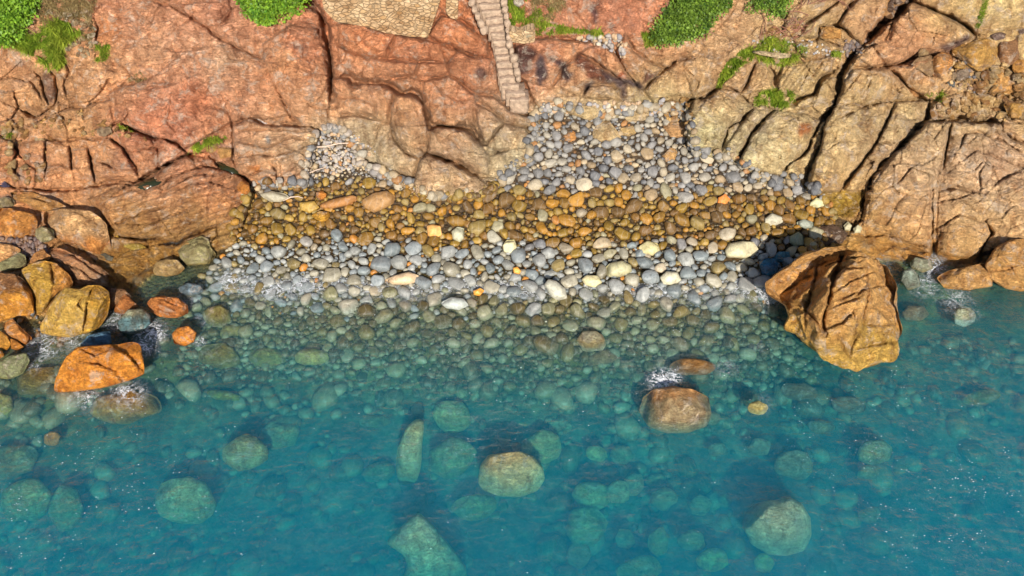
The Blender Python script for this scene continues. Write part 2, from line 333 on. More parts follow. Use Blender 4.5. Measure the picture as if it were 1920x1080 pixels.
# bands of parallel strata: (polygon px, angle deg, wavelength px, amplitude m)
STRATA = [
 (t1((560,1060),(900,960),(1180,880),(1420,1010),(1460,1100),(1380,1400),(1000,1400),(640,1330),(600,1150)),-22,11,.10),
 (t1((1300,700),(1820,720),(1800,830),(1720,1060),(1480,1080),(1330,960)),-16,13,.09),
 (z4((560,700),(820,680),(1150,960),(1000,1010),(700,1000),(600,850)),78,6.5,.10),
 (t3((880,420),(1080,380),(1380,570),(1300,750),(850,660)),-58,12,.05),
 (t3((540,380),(860,300),(860,420),(640,540),(560,520)),-60,9,.07),
 (t3((340,360),(500,370),(500,480),(330,530)),-64,9,.06),
]
def relief(u, v, cracks=CR, pillow=.26, pr=20.):
    """metres towards the camera"""
    d = np.zeros(u.shape); md = np.full(u.shape, 1e9)
    wu = u + 2.6 * fbm2(u / 9, v / 9, 3, 40) + 5 * fbm2(u / 45, v / 45, 2, 44)
    wv = v + 2.6 * fbm2(u / 9, v / 9, 3, 41) + 5 * fbm2(u / 45, v / 45, 2, 45)
    for pts, hw, dep, step, reach in cracks:
        xs = [p[0] for p in pts]; ys = [p[1] for p in pts]; m = reach * 3.2 + 10
        sel = np.nonzero((wu > min(xs) - m) & (wu < max(xs) + m) & (wv > min(ys) - m) & (wv < max(ys) + m))
        if not sel[0].size: continue
        su, sv = wu[sel], wv[sel]
        ds, sd = line_dist(su, sv, pts)
        hw_ = hw * np.clip(1 + 1.5 * fbm2(su / 18, sv / 18, 3, 61), .3, 2)
        # taper towards the ends
        e = np.minimum(np.hypot(su - xs[0], sv - ys[0]), np.hypot(su - xs[-1], sv - ys[-1]))
        tp = np.clip(.35 + e / 28, 0, 1)
        x = ds / np.maximum(hw_ * .78, .9)
        d[sel] += -dep * 1.5 * tp * np.exp(-np.abs(x) ** 2.6 * .8) + step * tp * sd * np.tanh(ds / 2.) * np.exp(-ds / reach) * .95
        md[sel] = np.minimum(md[sel], ds + (1 - tp) * 20)
    if pillow:
        wu = u + 1.8 * fbm2(u / 8, v / 8, 3, 40) + 3 * fbm2(u / 45, v / 45, 2, 44); wv = v + 1.8 * fbm2(u / 8, v / 8, 3, 41) + 3 * fbm2(u / 45, v / 45, 2, 45)
        for i, (poly, amp, rr) in enumerate(BLK):
            xs = [p[0] for p in poly]; ys = [p[1] for p in poly]
            sel = np.nonzero((wu > min(xs)) & (wu < max(xs)) & (wv > min(ys)) & (wv < max(ys)))
            if not sel[0].size: continue
            su, sv = wu[sel], wv[sel]; ins = in_poly(su, sv, poly); ds, _ = line_dist(su, sv, poly + poly[:1])
            q = np.clip(ds / rr, 0, 1); cx, cy_ = np.mean(poly, 0); g = np.random.default_rng(i).normal(0, .0022, 2)
            d[sel] += ins * amp * (.25 * np.clip(ds / 2.5, 0, 1) + .75 * np.sqrt(1 - (1 - q) ** 2)) + ins * np.clip(ds / 4, 0, 1) * ((su - cx) * g[0] + (sv - cy_) * g[1])
    d += pillow * (1 - np.exp(-md / pr))
    return d, md

# ------------------------------------------------------------------ base surface (u, v, z)
ZC = []
for uu in (-500, -100, 300, 600, 900, 1200, 1500, 1800, 2100, 2450):
    for vv, zz in ((-480, 14.5), (-300, 11.5), (-150, 8.9)): ZC.append((uu, vv, zz))
for uu in (-500, -200, 100, 330, 560, 760, 1050, 1250, 1450, 1650, 1850, 2100, 2450): ZC.append((uu, 0, 6.6))
for uu in (-500, -200, 60, 250, 450, 600, 700, 850): ZC += [(uu, 100, 5.05), (uu, 200, 3.5)]
for uu in (1400, 1520, 1700, 1850, 2100, 2450): ZC += [(uu, 100, 5.0), (uu, 200, 3.45)]
ZC += [(990, 100, 4.9), (1080, 100, 4.9), (1200, 100, 4.9), (1300, 110, 4.7), (960, 190, 3.3), (1060, 185, 3.2), (1180, 195, 3.0), (1290, 190, 3.2),
 (-500, 300, 2.3), (-200, 300, 2.2), (0, 300, 2.1), (150, 300, 2.1), (300, 300, 2.0), (430, 260, 2.6), (520, 290, 2.2),
 (-500, 400, .9), (-200, 400, .9), (0, 400, .8), (130, 400, .75), (250, 400, .8), (330, 400, .95), (430, 400, .75), (390, 330, 1.5),
 (250, 455, .1), (340, 452, .15), (-200, 470, .6), (0, 470, .45), (130, 470, .4), (60, 560, .1), (-200, 560, .1), (130, 640, -.15), (20, 640, -.1), (-200, 640, -.2),
 (-500, 560, 0), (-500, 640, -.3),
 (570, 345, 1.15), (600, 260, 2.2), (680, 260, 2.35), (720, 330, 1.4), (760, 250, 2.8), (850, 250, 3.0), (850, 300, 2.35), (850, 360, 1.35), (950, 300, 2.0), (960, 250, 2.7), (900, 345, 1.4),
 (1050, 230, 2.35), (1150, 240, 2.25), (1250, 250, 2.2), (1050, 300, 1.6), (1200, 300, 1.6), (1330, 310, 1.65),
 (1000, 360, 1.05), (1200, 360, 1.05), (1400, 360, 1.1), (700, 380, .95), (550, 400, .75), (850, 410, .72), (1050, 420, .62), (1250, 420, .62), (1430, 410, .7), (1540, 400, .8),
 (480, 450, .28), (650, 450, .34), (850, 460, .33), (1050, 465, .3), (1250, 465, .3), (1430, 465, .3), (1540, 440, .3),
 (420, 500, -.04), (600, 500, .06), (800, 510, .06), (1000, 520, .04), (1200, 520, .02), (1400, 520, -.03),
 (300, 520, -.3), (400, 560, -.3), (550, 560, -.22), (750, 565, -.22), (950, 575, -.2), (1150, 580, -.2), (1350, 580, -.25), (1450, 560, -.35),
 (300, 620, -.4), (450, 640, -.5), (650, 640, -.5), (850, 640, -.45), (1050, 650, -.45), (1250, 660, -.5), (1430, 650, -.6), (1560, 620, -.9),
 (150, 740, -.6), (0, 740, -.5), (-300, 740, -.6), (350, 720, -.9), (600, 730, -1.3), (850, 730, -1.2), (1100, 740, -1.3), (1350, 740, -1.3), (1560, 720, -1.4), (1800, 700, -1.4),
 (0, 850, -1.4), (250, 850, -1.9), (500, 850, -2.5), (800, 850, -2.7), (1100, 850, -2.6), (1400, 850, -2.5), (1700, 850, -2.4), (1950, 850, -2.4), (-400, 850, -1.6),
 (0, 980, -2.4), (400, 980, -3.1), (900, 980, -3.4), (1400, 980, -3.4), (1900, 980, -3.4), (-500, 1100, -3.4), (400, 1120, -3.9), (1000, 1120, -4), (1900, 1120, -4), (2450, 1000, -3.8), (2450, 800, -2.2),
 (-500, 1350, -4.3), (1000, 1350, -4.5), (2450, 1350, -4.5),
 (1400, 280, 2.3), (1480, 300, 2.1), (1550, 250, 3.0), (1550, 320, 1.9), (1600, 370, 1.15), (1620, 420, .45), (1660, 300, 2.35), (1800, 280, 2.7), (1950, 280, 2.6), (1700, 380, 1.4), (1850, 380, 1.5), (2000, 380, 1.4), (2450, 300, 2.3), (2450, 400, 1.1),
 (1660, 465, .05), (1720, 470, .1), (1800, 480, .1), (1900, 470, .25), (2100, 500, -.1), (2450, 500, -.3),
 (1680, 500, -.4), (1760, 510, -.5), (1600, 470, -.2), (1700, 570, -.8), (1850, 560, -.8), (2000, 570, -.8), (1780, 630, -1.1), (2450, 620, -1.2)]
ZC = np.array(ZC, float)
def rbf_fit(xy, val, k=1e-3):
    X = xy / 100.; D = np.hypot(X[:, None, 0] - X[None, :, 0], X[:, None, 1] - X[None, :, 1])
    n = len(X); A = np.zeros((n + 3, n + 3)); A[:n, :n] = D - np.eye(n) * k * 30
    A[:n, n] = 1; A[:n, n + 1:] = X; A[n, :n] = 1; A[n + 1:, :n] = X.T
    val = np.asarray(val, float); b = np.zeros((n + 3,) + val.shape[1:]); b[:n] = val
    return X, np.linalg.solve(A, b)
def rbf_eval(fit, u, v):
    X, c = fit; n = len(X); x = u / 100.; y = v / 100.
    r = c[n] + (x[..., None] * c[n + 1] + y[..., None] * c[n + 2] if c.ndim > 1 else x * c[n + 1] + y * c[n + 2])
    for i in range(n):
        D = np.hypot(x - X[i, 0], y - X[i, 1]); r = r + (D[..., None] * c[i] if c.ndim > 1 else D * c[i])
    return r
ZF = rbf_fit(ZC[:, :2], ZC[:, 2])

# ------------------------------------------------------------------ colours of the bare rock (as seen, sRGB)
CC = [(20,180,200,138,88),(60,230,205,150,95),(180,100,200,145,88),(200,60,208,118,62),(250,60,192,128,98),(330,60,186,132,102),(420,30,176,118,88),
(150,20,165,128,100),(330,180,188,116,82),(380,180,190,106,68),(450,180,196,122,82),(500,150,205,122,78),(560,100,182,116,82),(570,60,165,112,88),
(530,110,198,140,72),(300,230,185,112,78),(400,230,192,128,82),(150,240,196,150,92),(100,270,190,130,85),(250,260,170,102,78),(40,300,190,112,72),
(120,320,190,130,85),(200,330,196,146,96),(560,220,198,122,66),(60,350,190,140,90),(280,20,185,140,95),(290,110,200,150,110),(420,110,215,165,130),
(330,330,184,144,110),(300,370,178,138,100),(380,350,192,122,78),(250,410,178,132,52),(330,430,168,128,52),(440,380,180,122,62),(420,440,160,135,62),
(480,270,192,164,134),(540,300,188,164,140),(500,310,206,132,74),(560,330,196,126,78),(600,260,205,176,146),(220,455,150,120,50),
(660,80,192,128,78),(740,90,186,116,76),(860,80,192,122,62),(700,130,196,132,92),(780,130,196,128,88),(850,150,190,130,92),(640,190,192,134,94),
(700,200,196,132,92),(760,230,200,136,76),(760,270,192,152,112),(680,250,218,180,146),(720,300,218,184,150),(870,180,200,116,76),(870,230,196,142,96),
(840,270,192,158,128),(850,320,172,144,110),(850,350,150,126,68),(930,210,196,152,118),(960,260,198,164,134),(930,290,212,184,154),(690,320,178,165,145),
(1060,90,216,142,88),(1010,110,128,84,76),(1040,150,192,138,94),(1100,130,182,122,82),(1130,170,196,142,104),(1150,60,182,122,92),(1080,30,186,132,92),
(1200,40,168,108,84),(1120,20,152,102,84),(1230,120,216,158,108),(1180,110,206,132,78),(1060,190,218,176,130),(1180,200,222,180,136),(1260,170,216,152,92),
(1130,250,212,184,146),(1250,100,202,132,82),(1310,150,206,148,98),(1330,70,212,154,114),(1380,150,202,134,94),(1430,150,212,152,98),(1500,140,216,162,98),
(1340,220,216,168,114),(1310,260,222,184,138),(1440,260,212,174,136),(1420,310,202,168,130),(1480,200,206,162,112),(1540,60,216,162,104),(1600,50,202,142,98),
(1500,40,216,164,114),(1560,90,206,146,82),(1720,50,196,128,90),(1760,100,186,118,84),(1680,100,196,128,94),(1650,170,216,158,98),(1720,150,206,142,84),
(1700,210,216,168,110),(1640,210,212,162,114),(1640,290,198,160,122),(1600,330,192,154,100),(1560,370,186,148,70),(1620,400,190,146,60),(1700,300,196,154,116),
(1720,350,192,154,120),(1740,420,186,142,86),(1820,300,188,158,136),(1880,300,182,148,130),(1850,380,200,162,118),(1890,420,196,148,92),(1800,450,190,150,80),
(1700,440,180,140,74),(1760,20,206,162,92),(1840,20,216,172,112),(1900,40,220,152,92),(1840,190,216,166,102),(1900,230,206,146,82),
(-300,0,190,130,85),(-300,300,190,130,85),(2300,0,205,150,95),(2300,300,190,150,120),(-300,500,180,130,70),(960,-300,180,130,90)]
CC = np.array(CC, float)
_c = lin(CC[:, 2:]); _c = (_c * .77 + _c.mean(1, keepdims=True) * .23) * np.array([2.04, 1.79, 1.54]); CF = rbf_fit(CC[:, :2], _c, 3e-2)
def rock_colour(u, v):
    wu = u + 26 * fbm2(u / 40, v / 40, 4, 70); wv = v + 26 * fbm2(u / 40, v / 40, 4, 71)
    c = np.clip(rbf_eval(CF, wu, wv), .03, .9)
    return c
# mineral stains: (polygon, colour, softness)
STAINS = [
 (t2((1095,330),(1110,300),(1150,330),(1152,420),(1140,485),(1095,480),(1080,430)),(66,58,72)),
 (t2((1150,320),(1210,330),(1260,350),(1300,420),(1280,465),(1240,430),(1220,370)),(70,62,76)),
 (t2((975,270),(1010,250),(1080,270),(1110,300),(1070,330),(1040,420),(1000,430),(960,340)),(105,66,62)),
 (t2((1440,385),(1500,410),(1600,440),(1700,490),(1680,515),(1600,480),(1560,500),(1480,450)),(84,70,86)),
 (t2((1300,350),(1335,290),(1440,380),(1480,450),(1400,440)),(130,70,50)),
 (t2((1350,540),(1380,470),(1430,450),(1420,480),(1390,510)),(100,76,80)),
 (t2((1560,490),(1600,480),(1600,560),(1575,560)),(96,76,86)),
 (t2((1560,395),(1590,400),(1600,430),(1570,445),(1548,420)),(215,100,40)),
 (t2((1680,480),(1700,420),(1790,400),(1740,450)),(130,85,75)),
 (t2((745,390),(790,380),(820,420),(800,450),(755,430)),(120,88,80)),
 (t3((1450,240),(1520,240),(1600,195),(1630,220),(1560,260),(1490,285),(1450,270)),(110,80,78)),
 (t1((230,400),(290,400),(325,500),(300,590),(260,550),(240,480)),(140,104,86)),
 (t1((545,90),(680,100),(690,240),(545,245)),(206,124,70)),
 (t1((1020,480),(1200,500),(1180,640),(1040,660)),(196,112,70)),
 (t2((1410,30),(1450,20),(1440,150),(1410,140)),(110,76,78)),
 (t3((660,690),(730,680),(720,760),(650,760)),(200,118,60)),
 (z5((200,560),(280,530),(350,545),(340,590),(240,600)),(210,130,62)),
 (z5((395,280),(425,290),(430,330),(405,350)),(120,170,190)),
 (t3((1160,0),(1110,90),(1130,90),(1200,10)),(220,150,60)),
 (t6((420,0),(1030,0),(980,150),(860,150),(760,80)),(188,150,50)),
]

# ------------------------------------------------------------------ helpers that make objects
def mesh_np(name, V, Fc, mat=None, smooth=True, col=None, attrs=None):
    """Fc: (n,k) array of equal sized faces or a list of such arrays"""
    me = bpy.data.meshes.new(name)
    if not isinstance(Fc, list): Fc = [Fc]
    V = np.ascontiguousarray(V, np.float32)
    me.vertices.add(len(V)); me.vertices.foreach_set('co', V.ravel())
    loops = np.concatenate([f.ravel() for f in Fc]).astype(np.int32)
    tot = np.concatenate([np.full(len(f), f.shape[1], np.int32) for f in Fc]); st = np.concatenate([[0], np.cumsum(tot)[:-1]]).astype(np.int32)
    me.loops.add(len(loops)); me.loops.foreach_set('vertex_index', loops)
    me.polygons.add(len(tot)); me.polygons.foreach_set('loop_start', st); me.polygons.foreach_set('loop_total', tot)
    if smooth: me.polygons.foreach_set('use_smooth', np.ones(len(tot), bool))
    me.update(calc_edges=True); me.validate()
    if col is not None:
        c = np.ones((len(V), 4), np.float32); c[:, :3] = col
        a = me.attributes.new('Col', 'FLOAT_COLOR', 'POINT'); a.data.foreach_set('color', c.ravel())
    for k, val in (attrs or {}).items():
        a = me.attributes.new(k, 'FLOAT', 'POINT'); a.data.foreach_set('value', np.ascontiguousarray(val, np.float32))
    if mat: me.materials.append(mat)
    return me
def link(name, me, parent=None, loc=None):
    o = bpy.data.objects.new(name, me); COL.objects.link(o)
    if parent: o.parent = parent
    if loc is not None: o.location = loc
    return o
def tag(o, label=None, cat=None, group=None, kind=None):
    if label: o['label'] = label
    if cat: o['category'] = cat
    if group: o['group'] = group
    if kind: o['kind'] = kind
    return o
_ico = {}
def ico(n):
    if n in _ico: return _ico[n]
    import bmesh
    bm = bmesh.new(); bmesh.ops.create_icosphere(bm, subdivisions=n, radius=1)
    V = np.array([v.co[:] for v in bm.verts]); Fa = np.array([[v.index for v in f.verts] for f in bm.faces]); bm.free()
    _ico[n] = (V, Fa); return V, Fa

# ------------------------------------------------------------------ materials
class NT:
    def __init__(s, name):
        s.m = bpy.data.materials.new(name); s.m.use_nodes = True; s.t = s.m.node_tree; s.t.nodes.clear()
        s.out = s.n('ShaderNodeOutputMaterial')
    def n(s, typ, **kw):
        x = s.t.nodes.new(typ)
        for k, v in kw.items():
            if k.startswith('_'): setattr(x, k[1:], v)
            else:
                key = k.replace('__', ' ')
                x.inputs[int(key[1:]) if key[0] == 'i' and key[1:].isdigit() else key].default_value = v
        return x
    def l(s, a, b): s.t.links.new(a, b)
    def math(s, op, a, b=None, clamp=False):
        x = s.t.nodes.new('ShaderNodeMath'); x.operation = op; x.use_clamp = clamp
        for i, q in enumerate((a, b)):
            if q is None: continue
            if isinstance(q, (int, float)): x.inputs[i].default_value = q
            else: s.l(q, x.inputs[i])
        return x.outputs[0]
    def ramp(s, src, *stops):
        x = s.t.nodes.new('ShaderNodeValToRGB'); el = x.color_ramp.elements
        while len(el) < len(stops): el.new(.5)
        for e, (p, c) in zip(el, stops): e.position = p; e.color = (c, c, c, 1) if isinstance(c, (int, float)) else (*c, 1)
        s.l(src, x.inputs[0]); return x.outputs[0]
    def mix(s, mode, fac, a, b):
        x = s.t.nodes.new('ShaderNodeMix'); x.data_type = 'RGBA'; x.blend_type = mode; x.clamp_result = False
        for i, q in ((0, fac), (6, a), (7, b)):
            if isinstance(q, (int, float)): x.inputs[i].default_value = q
            elif isinstance(q, tuple): x.inputs[i].default_value = (*q, 1)
            else: s.l(q, x.inputs[i])
        return x.outputs[2]
    def noise(s, vec, scale, detail=4, rough=.55, dist=0., out=0):
        x = s.n('ShaderNodeTexNoise', Scale=scale, Detail=detail, Roughness=rough, Distortion=dist); s.l(vec, x.inputs['Vector']); return x.outputs[out]
    def mapping(s, vec, scale=(1, 1, 1), rot=(0, 0, 0)):
        x = s.n('ShaderNodeMapping', Scale=scale, Rotation=rot); s.l(vec, x.inputs[0]); return x.outputs[0]
    def bump(s, h, dist, strength=1., normal=None):
        x = s.n('ShaderNodeBump', Strength=strength, Distance=dist); s.l(h, x.inputs['Height'])
        if normal: s.l(normal, x.inputs['Normal'])
        return x.outputs[0]
    def princ(s, col, rough, normal=None, spec=.4):
        x = s.n('ShaderNodeBsdfPrincipled'); x.inputs['Specular IOR Level'].default_value = spec
        for nm, q in (('Base Color', col), ('Roughness', rough)):
            if isinstance(q, (int, float)): x.inputs[nm].default_value = q
            elif isinstance(q, tuple): x.inputs[nm].default_value = (*q, 1)
            else: s.l(q, x.inputs[nm])
        if normal: s.l(normal, x.inputs['Normal'])
        s.l(x.outputs[0], s.out.inputs[0]); return x

def rock_material(name='weathered_rock', relief_scale=1.):
    s = NT(name); P = s.n('ShaderNodeNewGeometry').outputs['Position']
    col = s.n('ShaderNodeAttribute', _attribute_name='Col').outputs['Color']
    big = s.noise(P, .55, 5, .6, .6); mid = s.noise(P, 2.2, 8, .65, .8); fine = s.noise(P, 11, 8, .7)
    c = s.mix('MULTIPLY', 1., col, s.ramp(big, (.3, (.80, .74, .72)), (.5, (1, 1, 1)), (.7, (1.16, 1.12, 1.05))))
    c = s.mix('MULTIPLY', 1., c, s.ramp(mid, (.28, (.50, .42, .38)), (.44, (.90, .87, .84)), (.55, (1.06, 1.05, 1.03)), (.70, (1.42, 1.46, 1.52))))
    c = s.mix('MULTIPLY', .8, c, s.ramp(fine, (.3, (.55, .5, .47)), (.5, (1, 1, 1)), (.72, (1.35, 1.35, 1.36))))
    # rusty patches and pale mineral crusts
    rust = s.ramp(s.noise(s.mapping(P, (1, 1, .6)), 1.1, 7, .7, 1.2), (.54, 0), (.66, 1))
    c = s.mix('MIX', s.math('MULTIPLY', rust, .35), c, s.mix('MULTIPLY', 1., c, (1.06, .80, .55)))
    pale = s.ramp(s.noise(P, 1.7, 9, .74, .5), (.53, 0), (.61, 1))
    strk = s.noise(s.mapping(P, (2.6, 1.4, .45), (0, .25, 0)), 1.0, 7, .7, .6)
    c = s.mix('MULTIPLY', .8, c, s.ramp(strk, (.36, (.62, .52, .46)), (.48, (1, 1, 1)), (.56, (1.05, 1.05, 1.04)), (.66, (1.40, 1.44, 1.48))))
    c = s.mix('MIX', s.math('MULTIPLY', pale, .55), c, (.70, .56, .43))
    grey = s.ramp(s.noise(s.mapping(P, (.8, 1, 1.4), (.3, .4, .5)), .9, 8, .7, .9), (.56, 0), (.7, 1))
    c = s.mix('MIX', s.math('MULTIPLY', grey, .42), c, (.34, .26, .23))
    # relief: folded wrinkles, hairline joints, grain
    W = s.noise(P, .9, 3, .5, 0, 1)
    wp = s.mix('LINEAR_LIGHT', .35, P, W)
    v1 = s.n('ShaderNodeTexVoronoi', Scale=1.25, _feature='DISTANCE_TO_EDGE'); s.l(s.mapping(wp, (1, 1.3, 2.2), (.5, .35, .2)), v1.inputs['Vector'])
    v2 = s.n('ShaderNodeTexVoronoi', Scale=3.4, _feature='DISTANCE_TO_EDGE'); s.l(s.mapping(wp, (.7, 1.3, 2.4), (.2, .5, .7)), v2.inputs['Vector'])
    e1 = s.ramp(v1.outputs[0], (0, 0), (.028, 1)); e2 = s.ramp(v2.outputs[0], (0, 0), (.05, 1))
    cm = s.ramp(s.noise(P, .7, 3), (.52, 0), (.62, 1))
    wr = s.n('ShaderNodeTexWave', Scale=1.1, Distortion=9., Detail=4., _bands_direction='DIAGONAL'); s.l(s.mapping(wp, (.8, 1, 1.8)), wr.inputs['Vector'])
    cr = s.math('ABSOLUTE', s.math('SUBTRACT', s.noise(s.mapping(wp, (.8, 1.5, 2.6), (.3, .2, .5)), 1.9, 7, .66, .7), .5))
    cr2 = s.math('ABSOLUTE', s.math('SUBTRACT', s.noise(s.mapping(wp, (1.4, 1, 2.4), (.6, .9, .1)), 4.2, 5, .6, .9), .5))
    h = s.math('ADD', s.math('MULTIPLY', mid, .9), s.math('MULTIPLY', fine, .45))
    h = s.math('ADD', h, s.math('MULTIPLY', s.ramp(cr, (0, 0), (.07, .75), (.3, 1)), .42)); h = s.math('ADD', h, s.math('MULTIPLY', s.ramp(cr2, (0, 0), (.06, .8), (.3, 1)), .16))
    h = s.math('ADD', h, s.math('MULTIPLY', s.math('MULTIPLY', e1, cm), .30))
    h = s.math('ADD', h, s.math('MULTIPLY', e2, .015))
    h = s.math('ADD', h, s.math('MULTIPLY', wr.outputs['Fac'], .22))
    nrm = s.bump(h, .22 * relief_scale, .95)
    grain = s.noise(P, 40, 4, .7)
    nrm = s.bump(grain, .012, .7, nrm)
    wet = s.n('ShaderNodeAttribute', _attribute_name='wet').outputs['Fac']
    tide = s.ramp(s.math('ADD', wet, s.math('MULTIPLY', s.math('SUBTRACT', mid, .5), 1.2)), (.55, 0), (.8, 1))
    c = s.mix('MIX', s.math('MULTIPLY', tide, .75), c, s.mix('MULTIPLY', 1., c, (.72, .60, .36)))
    rgh = s.math('SUBTRACT', .86, s.math('MULTIPLY', wet, .5))
    s.princ(c, rgh, nrm, .3); return s.m
M_ROCK = rock_material()

def stone_material(name, src):
    s = NT(name); P = s.n('ShaderNodeNewGeometry').outputs['Position']
    if src == 'OBJECT': col = s.n('ShaderNodeObjectInfo').outputs['Color']
    else: col = s.n('ShaderNodeAttribute', _attribute_name='Col').outputs['Color']
    mott = s.noise(P, 5.5, 7, .65, .4); sp = s.noise(P, 38, 5, .7)
    c = s.mix('MULTIPLY', 1., col, s.ramp(mott, (.3, (.66, .64, .62)), (.5, (1, 1, 1)), (.7, (1.22, 1.2, 1.16))))
    c = s.mix('MULTIPLY', .8, c, s.ramp(sp, (.32, .5), (.42, .95), (.6, 1.05), (.72, 1.4)))
    wv = s.n('ShaderNodeTexWave', Scale=1.2, Distortion=12., Detail=3.); s.l(P, wv.inputs['Vector'])
    vein = s.ramp(wv.outputs['Fac'], (.93, 0), (.98, 1))
    c = s.mix('MIX', s.math('MULTIPLY', vein, .12), c, (.62, .58, .52))
    nrm = s.bump(s.math('ADD', s.math('MULTIPLY', mott, 1.), s.math('MULTIPLY', sp, .15)), .06, .8)
    z = s.n('ShaderNodeSeparateXYZ'); s.l(P, z.inputs[0])
    rgh = s.ramp(s.math('MULTIPLY', s.math('ADD', z.outputs[2], s.math('MULTIPLY', s.math('SUBTRACT', mott, .5), .8)), .5, True), (.1, .24), (.55, .62))
    s.princ(c, rgh, nrm, .5); return s.m
M_COB = stone_material('rounded_cobble', 'OBJECT'); M_STONE = stone_material('shore_stone', 'ATTR')

def gravel_material():
    s = NT('shingle_ground'); P = s.n('ShaderNodeNewGeometry').outputs['Position']
    col = s.n('ShaderNodeAttribute', _attribute_name='Col').outputs['Color']
    v = s.n('ShaderNodeTexVoronoi', Scale=7.); s.l(s.mapping(P, (1, 1, 1)), v.inputs['Vector'])
    v2 = s.n('ShaderNodeTexVoronoi', Scale=16.); s.l(P, v2.inputs['Vector'])
    sep = s.n('ShaderNodeSeparateColor'); s.l(v.outputs['Color'], sep.inputs[0])
    c = s.mix('MULTIPLY', 1., col, s.ramp(sep.outputs[0], (0, (.55, .55, .58)), (.5, (1, .95, .9)), (1, (1.5, 1.4, 1.25))))
    c = s.mix('MULTIPLY', 1., c, s.ramp(s.noise(P, .9, 6, .6), (.3, .7), (.7, 1.3)))
    h = s.math('SUBTRACT', 1., s.math('ADD', v.outputs['Distance'], s.math('MULTIPLY', v2.outputs['Distance'], .3)))
    s.princ(c, .7, s.bump(h, .10, 1.), .3); return s.m
M_GRAV = gravel_material()
def seabed_material():
    s = NT('silted_seabed'); P = s.n('ShaderNodeNewGeometry').outputs['Position']
    col = s.n('ShaderNodeAttribute', _attribute_name='Col').outputs['Color']
    n = s.noise(P, .55, 8, .62, .5); n2 = s.noise(P, 2.6, 6, .65)
    c = s.mix('MULTIPLY', 1., col, s.ramp(n, (.34, (.45, .45, .42)), (.5, (1, 1, 1)), (.64, (1.7, 1.65, 1.5))))
    c = s.mix('MULTIPLY', 1., c, s.ramp(n2, (.32, .55), (.5, 1.), (.68, 1.5)))
    s.princ(c, .9, s.bump(s.math('ADD', n2, n), .2, 1.), .1); return s.m
M_BED = seabed_material()

def leaf_material(name, a, b):
    s = NT(name); P = s.n('ShaderNodeNewGeometry')
    r = s.n('ShaderNodeAttribute', _attribute_name='rnd').outputs['Fac']
    c = s.mix('MIX', r, a, b)
    c = s.mix('MULTIPLY', 1., c, s.ramp(s.noise(P.outputs['Position'], 2.5, 3), (.3, .6), (.7, 1.4)))
    p = s.princ(c, .5, None, .4)
    tr = s.n('ShaderNodeBsdfTranslucent'); s.l(c, tr.inputs[0])
    mx = s.n('ShaderNodeMixShader', i0=.3); s.l(p.outputs[0], mx.inputs[1]); s.l(tr.outputs[0], mx.inputs[2]); s.l(mx.outputs[0], s.out.inputs[0])
    return s.m
M_LEAF = leaf_material('shrub_leaf', (.04, .15, .015), (.32, .50, .04))
M_LEAF2 = leaf_material('dark_shrub_leaf', (.03, .09, .015), (.24, .36, .04))
M_GRASS = leaf_material('grass_blade', (.16, .30, .02), (.50, .56, .07))
M_DRY = leaf_material('dry_grass_blade', (.30, .22, .09), (.55, .42, .2))
def simple(name, col, rough=.8, bs=20, bd=.02):
    s = NT(name); P = s.n('ShaderNodeNewGeometry').outputs['Position']
    n = s.noise(P, bs, 6, .65)
    c = s.mix('MULTIPLY', 1., col, s.ramp(n, (.3, .6), (.7, 1.35)))
    s.princ(c, rough, s.bump(n, bd, 1.)); return s.m
M_WOOD = simple('driftwood', (.62, .47, .36), .8); M_STEM = simple('shrub_stem', (.13, .08, .05), .9)
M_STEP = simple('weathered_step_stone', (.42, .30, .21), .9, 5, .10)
M_TREAD_SHADE = simple('shaded_step_top', (.30, .21, .15), .95, 7, .05)  # darker copy of the step stone: shade of the treads painted in
M_ROOT = simple('dry_root', (.30, .13, .08), .9)
def masonry():
    s = NT('rubble_masonry'); P = s.n('ShaderNodeNewGeometry').outputs['Position']
    cs = s.n('ShaderNodeCombineXYZ'); sp = s.n('ShaderNodeSeparateXYZ'); s.l(P, sp.inputs[0])
    s.l(sp.outputs[0], cs.inputs[0]); s.l(sp.outputs[2], cs.inputs[1])
    wp = s.mix('LINEAR_LIGHT', .06, cs.outputs[0], s.noise(P, 2.2, 3, .5, 0, 1))
    v = s.n('ShaderNodeTexVoronoi', Scale=4.0, Randomness=.95, _feature='DISTANCE_TO_EDGE'); s.l(s.mapping(wp, (1, 1.7, 1)), v.inputs['Vector'])
    v0 = s.n('ShaderNodeTexVoronoi', Scale=4.0, Randomness=.95); s.l(s.mapping(wp, (1, 1.7, 1)), v0.inputs['Vector'])
    e = s.ramp(v.outputs[0], (0, 0), (.09, 1))
    sc = s.n('ShaderNodeSeparateColor'); s.l(v0.outputs['Color'], sc.inputs[0])
    c = s.ramp(sc.outputs[0], (0, (.46, .33, .20)), (.35, (.60, .46, .30)), (.7, (.70, .57, .41)), (1, (.54, .38, .21)))
    n = s.noise(P, 9, 6, .7)
    c = s.mix('MULTIPLY', 1., c, s.ramp(n, (.3, .65), (.7, 1.3)))
    c = s.mix('MIX', s.math('SUBTRACT', 1., e), c, (.50, .39, .26))
    c = s.mix('MULTIPLY', 1., c, (.92, .80, .66))
    c = s.mix('MULTIPLY', 1., c, s.ramp(s.noise(P, .8, 6, .7), (.35, (.62, .52, .42)), (.55, (1, 1, 1)), (.7, (1.15, 1.15, 1.15))))
    h = s.math('ADD', s.math('MULTIPLY', e, .6), s.math('MULTIPLY', n, .8))
    s.princ(c, .9, s.bump(h, .09, 1.)); return s.m
M_WALL = masonry()

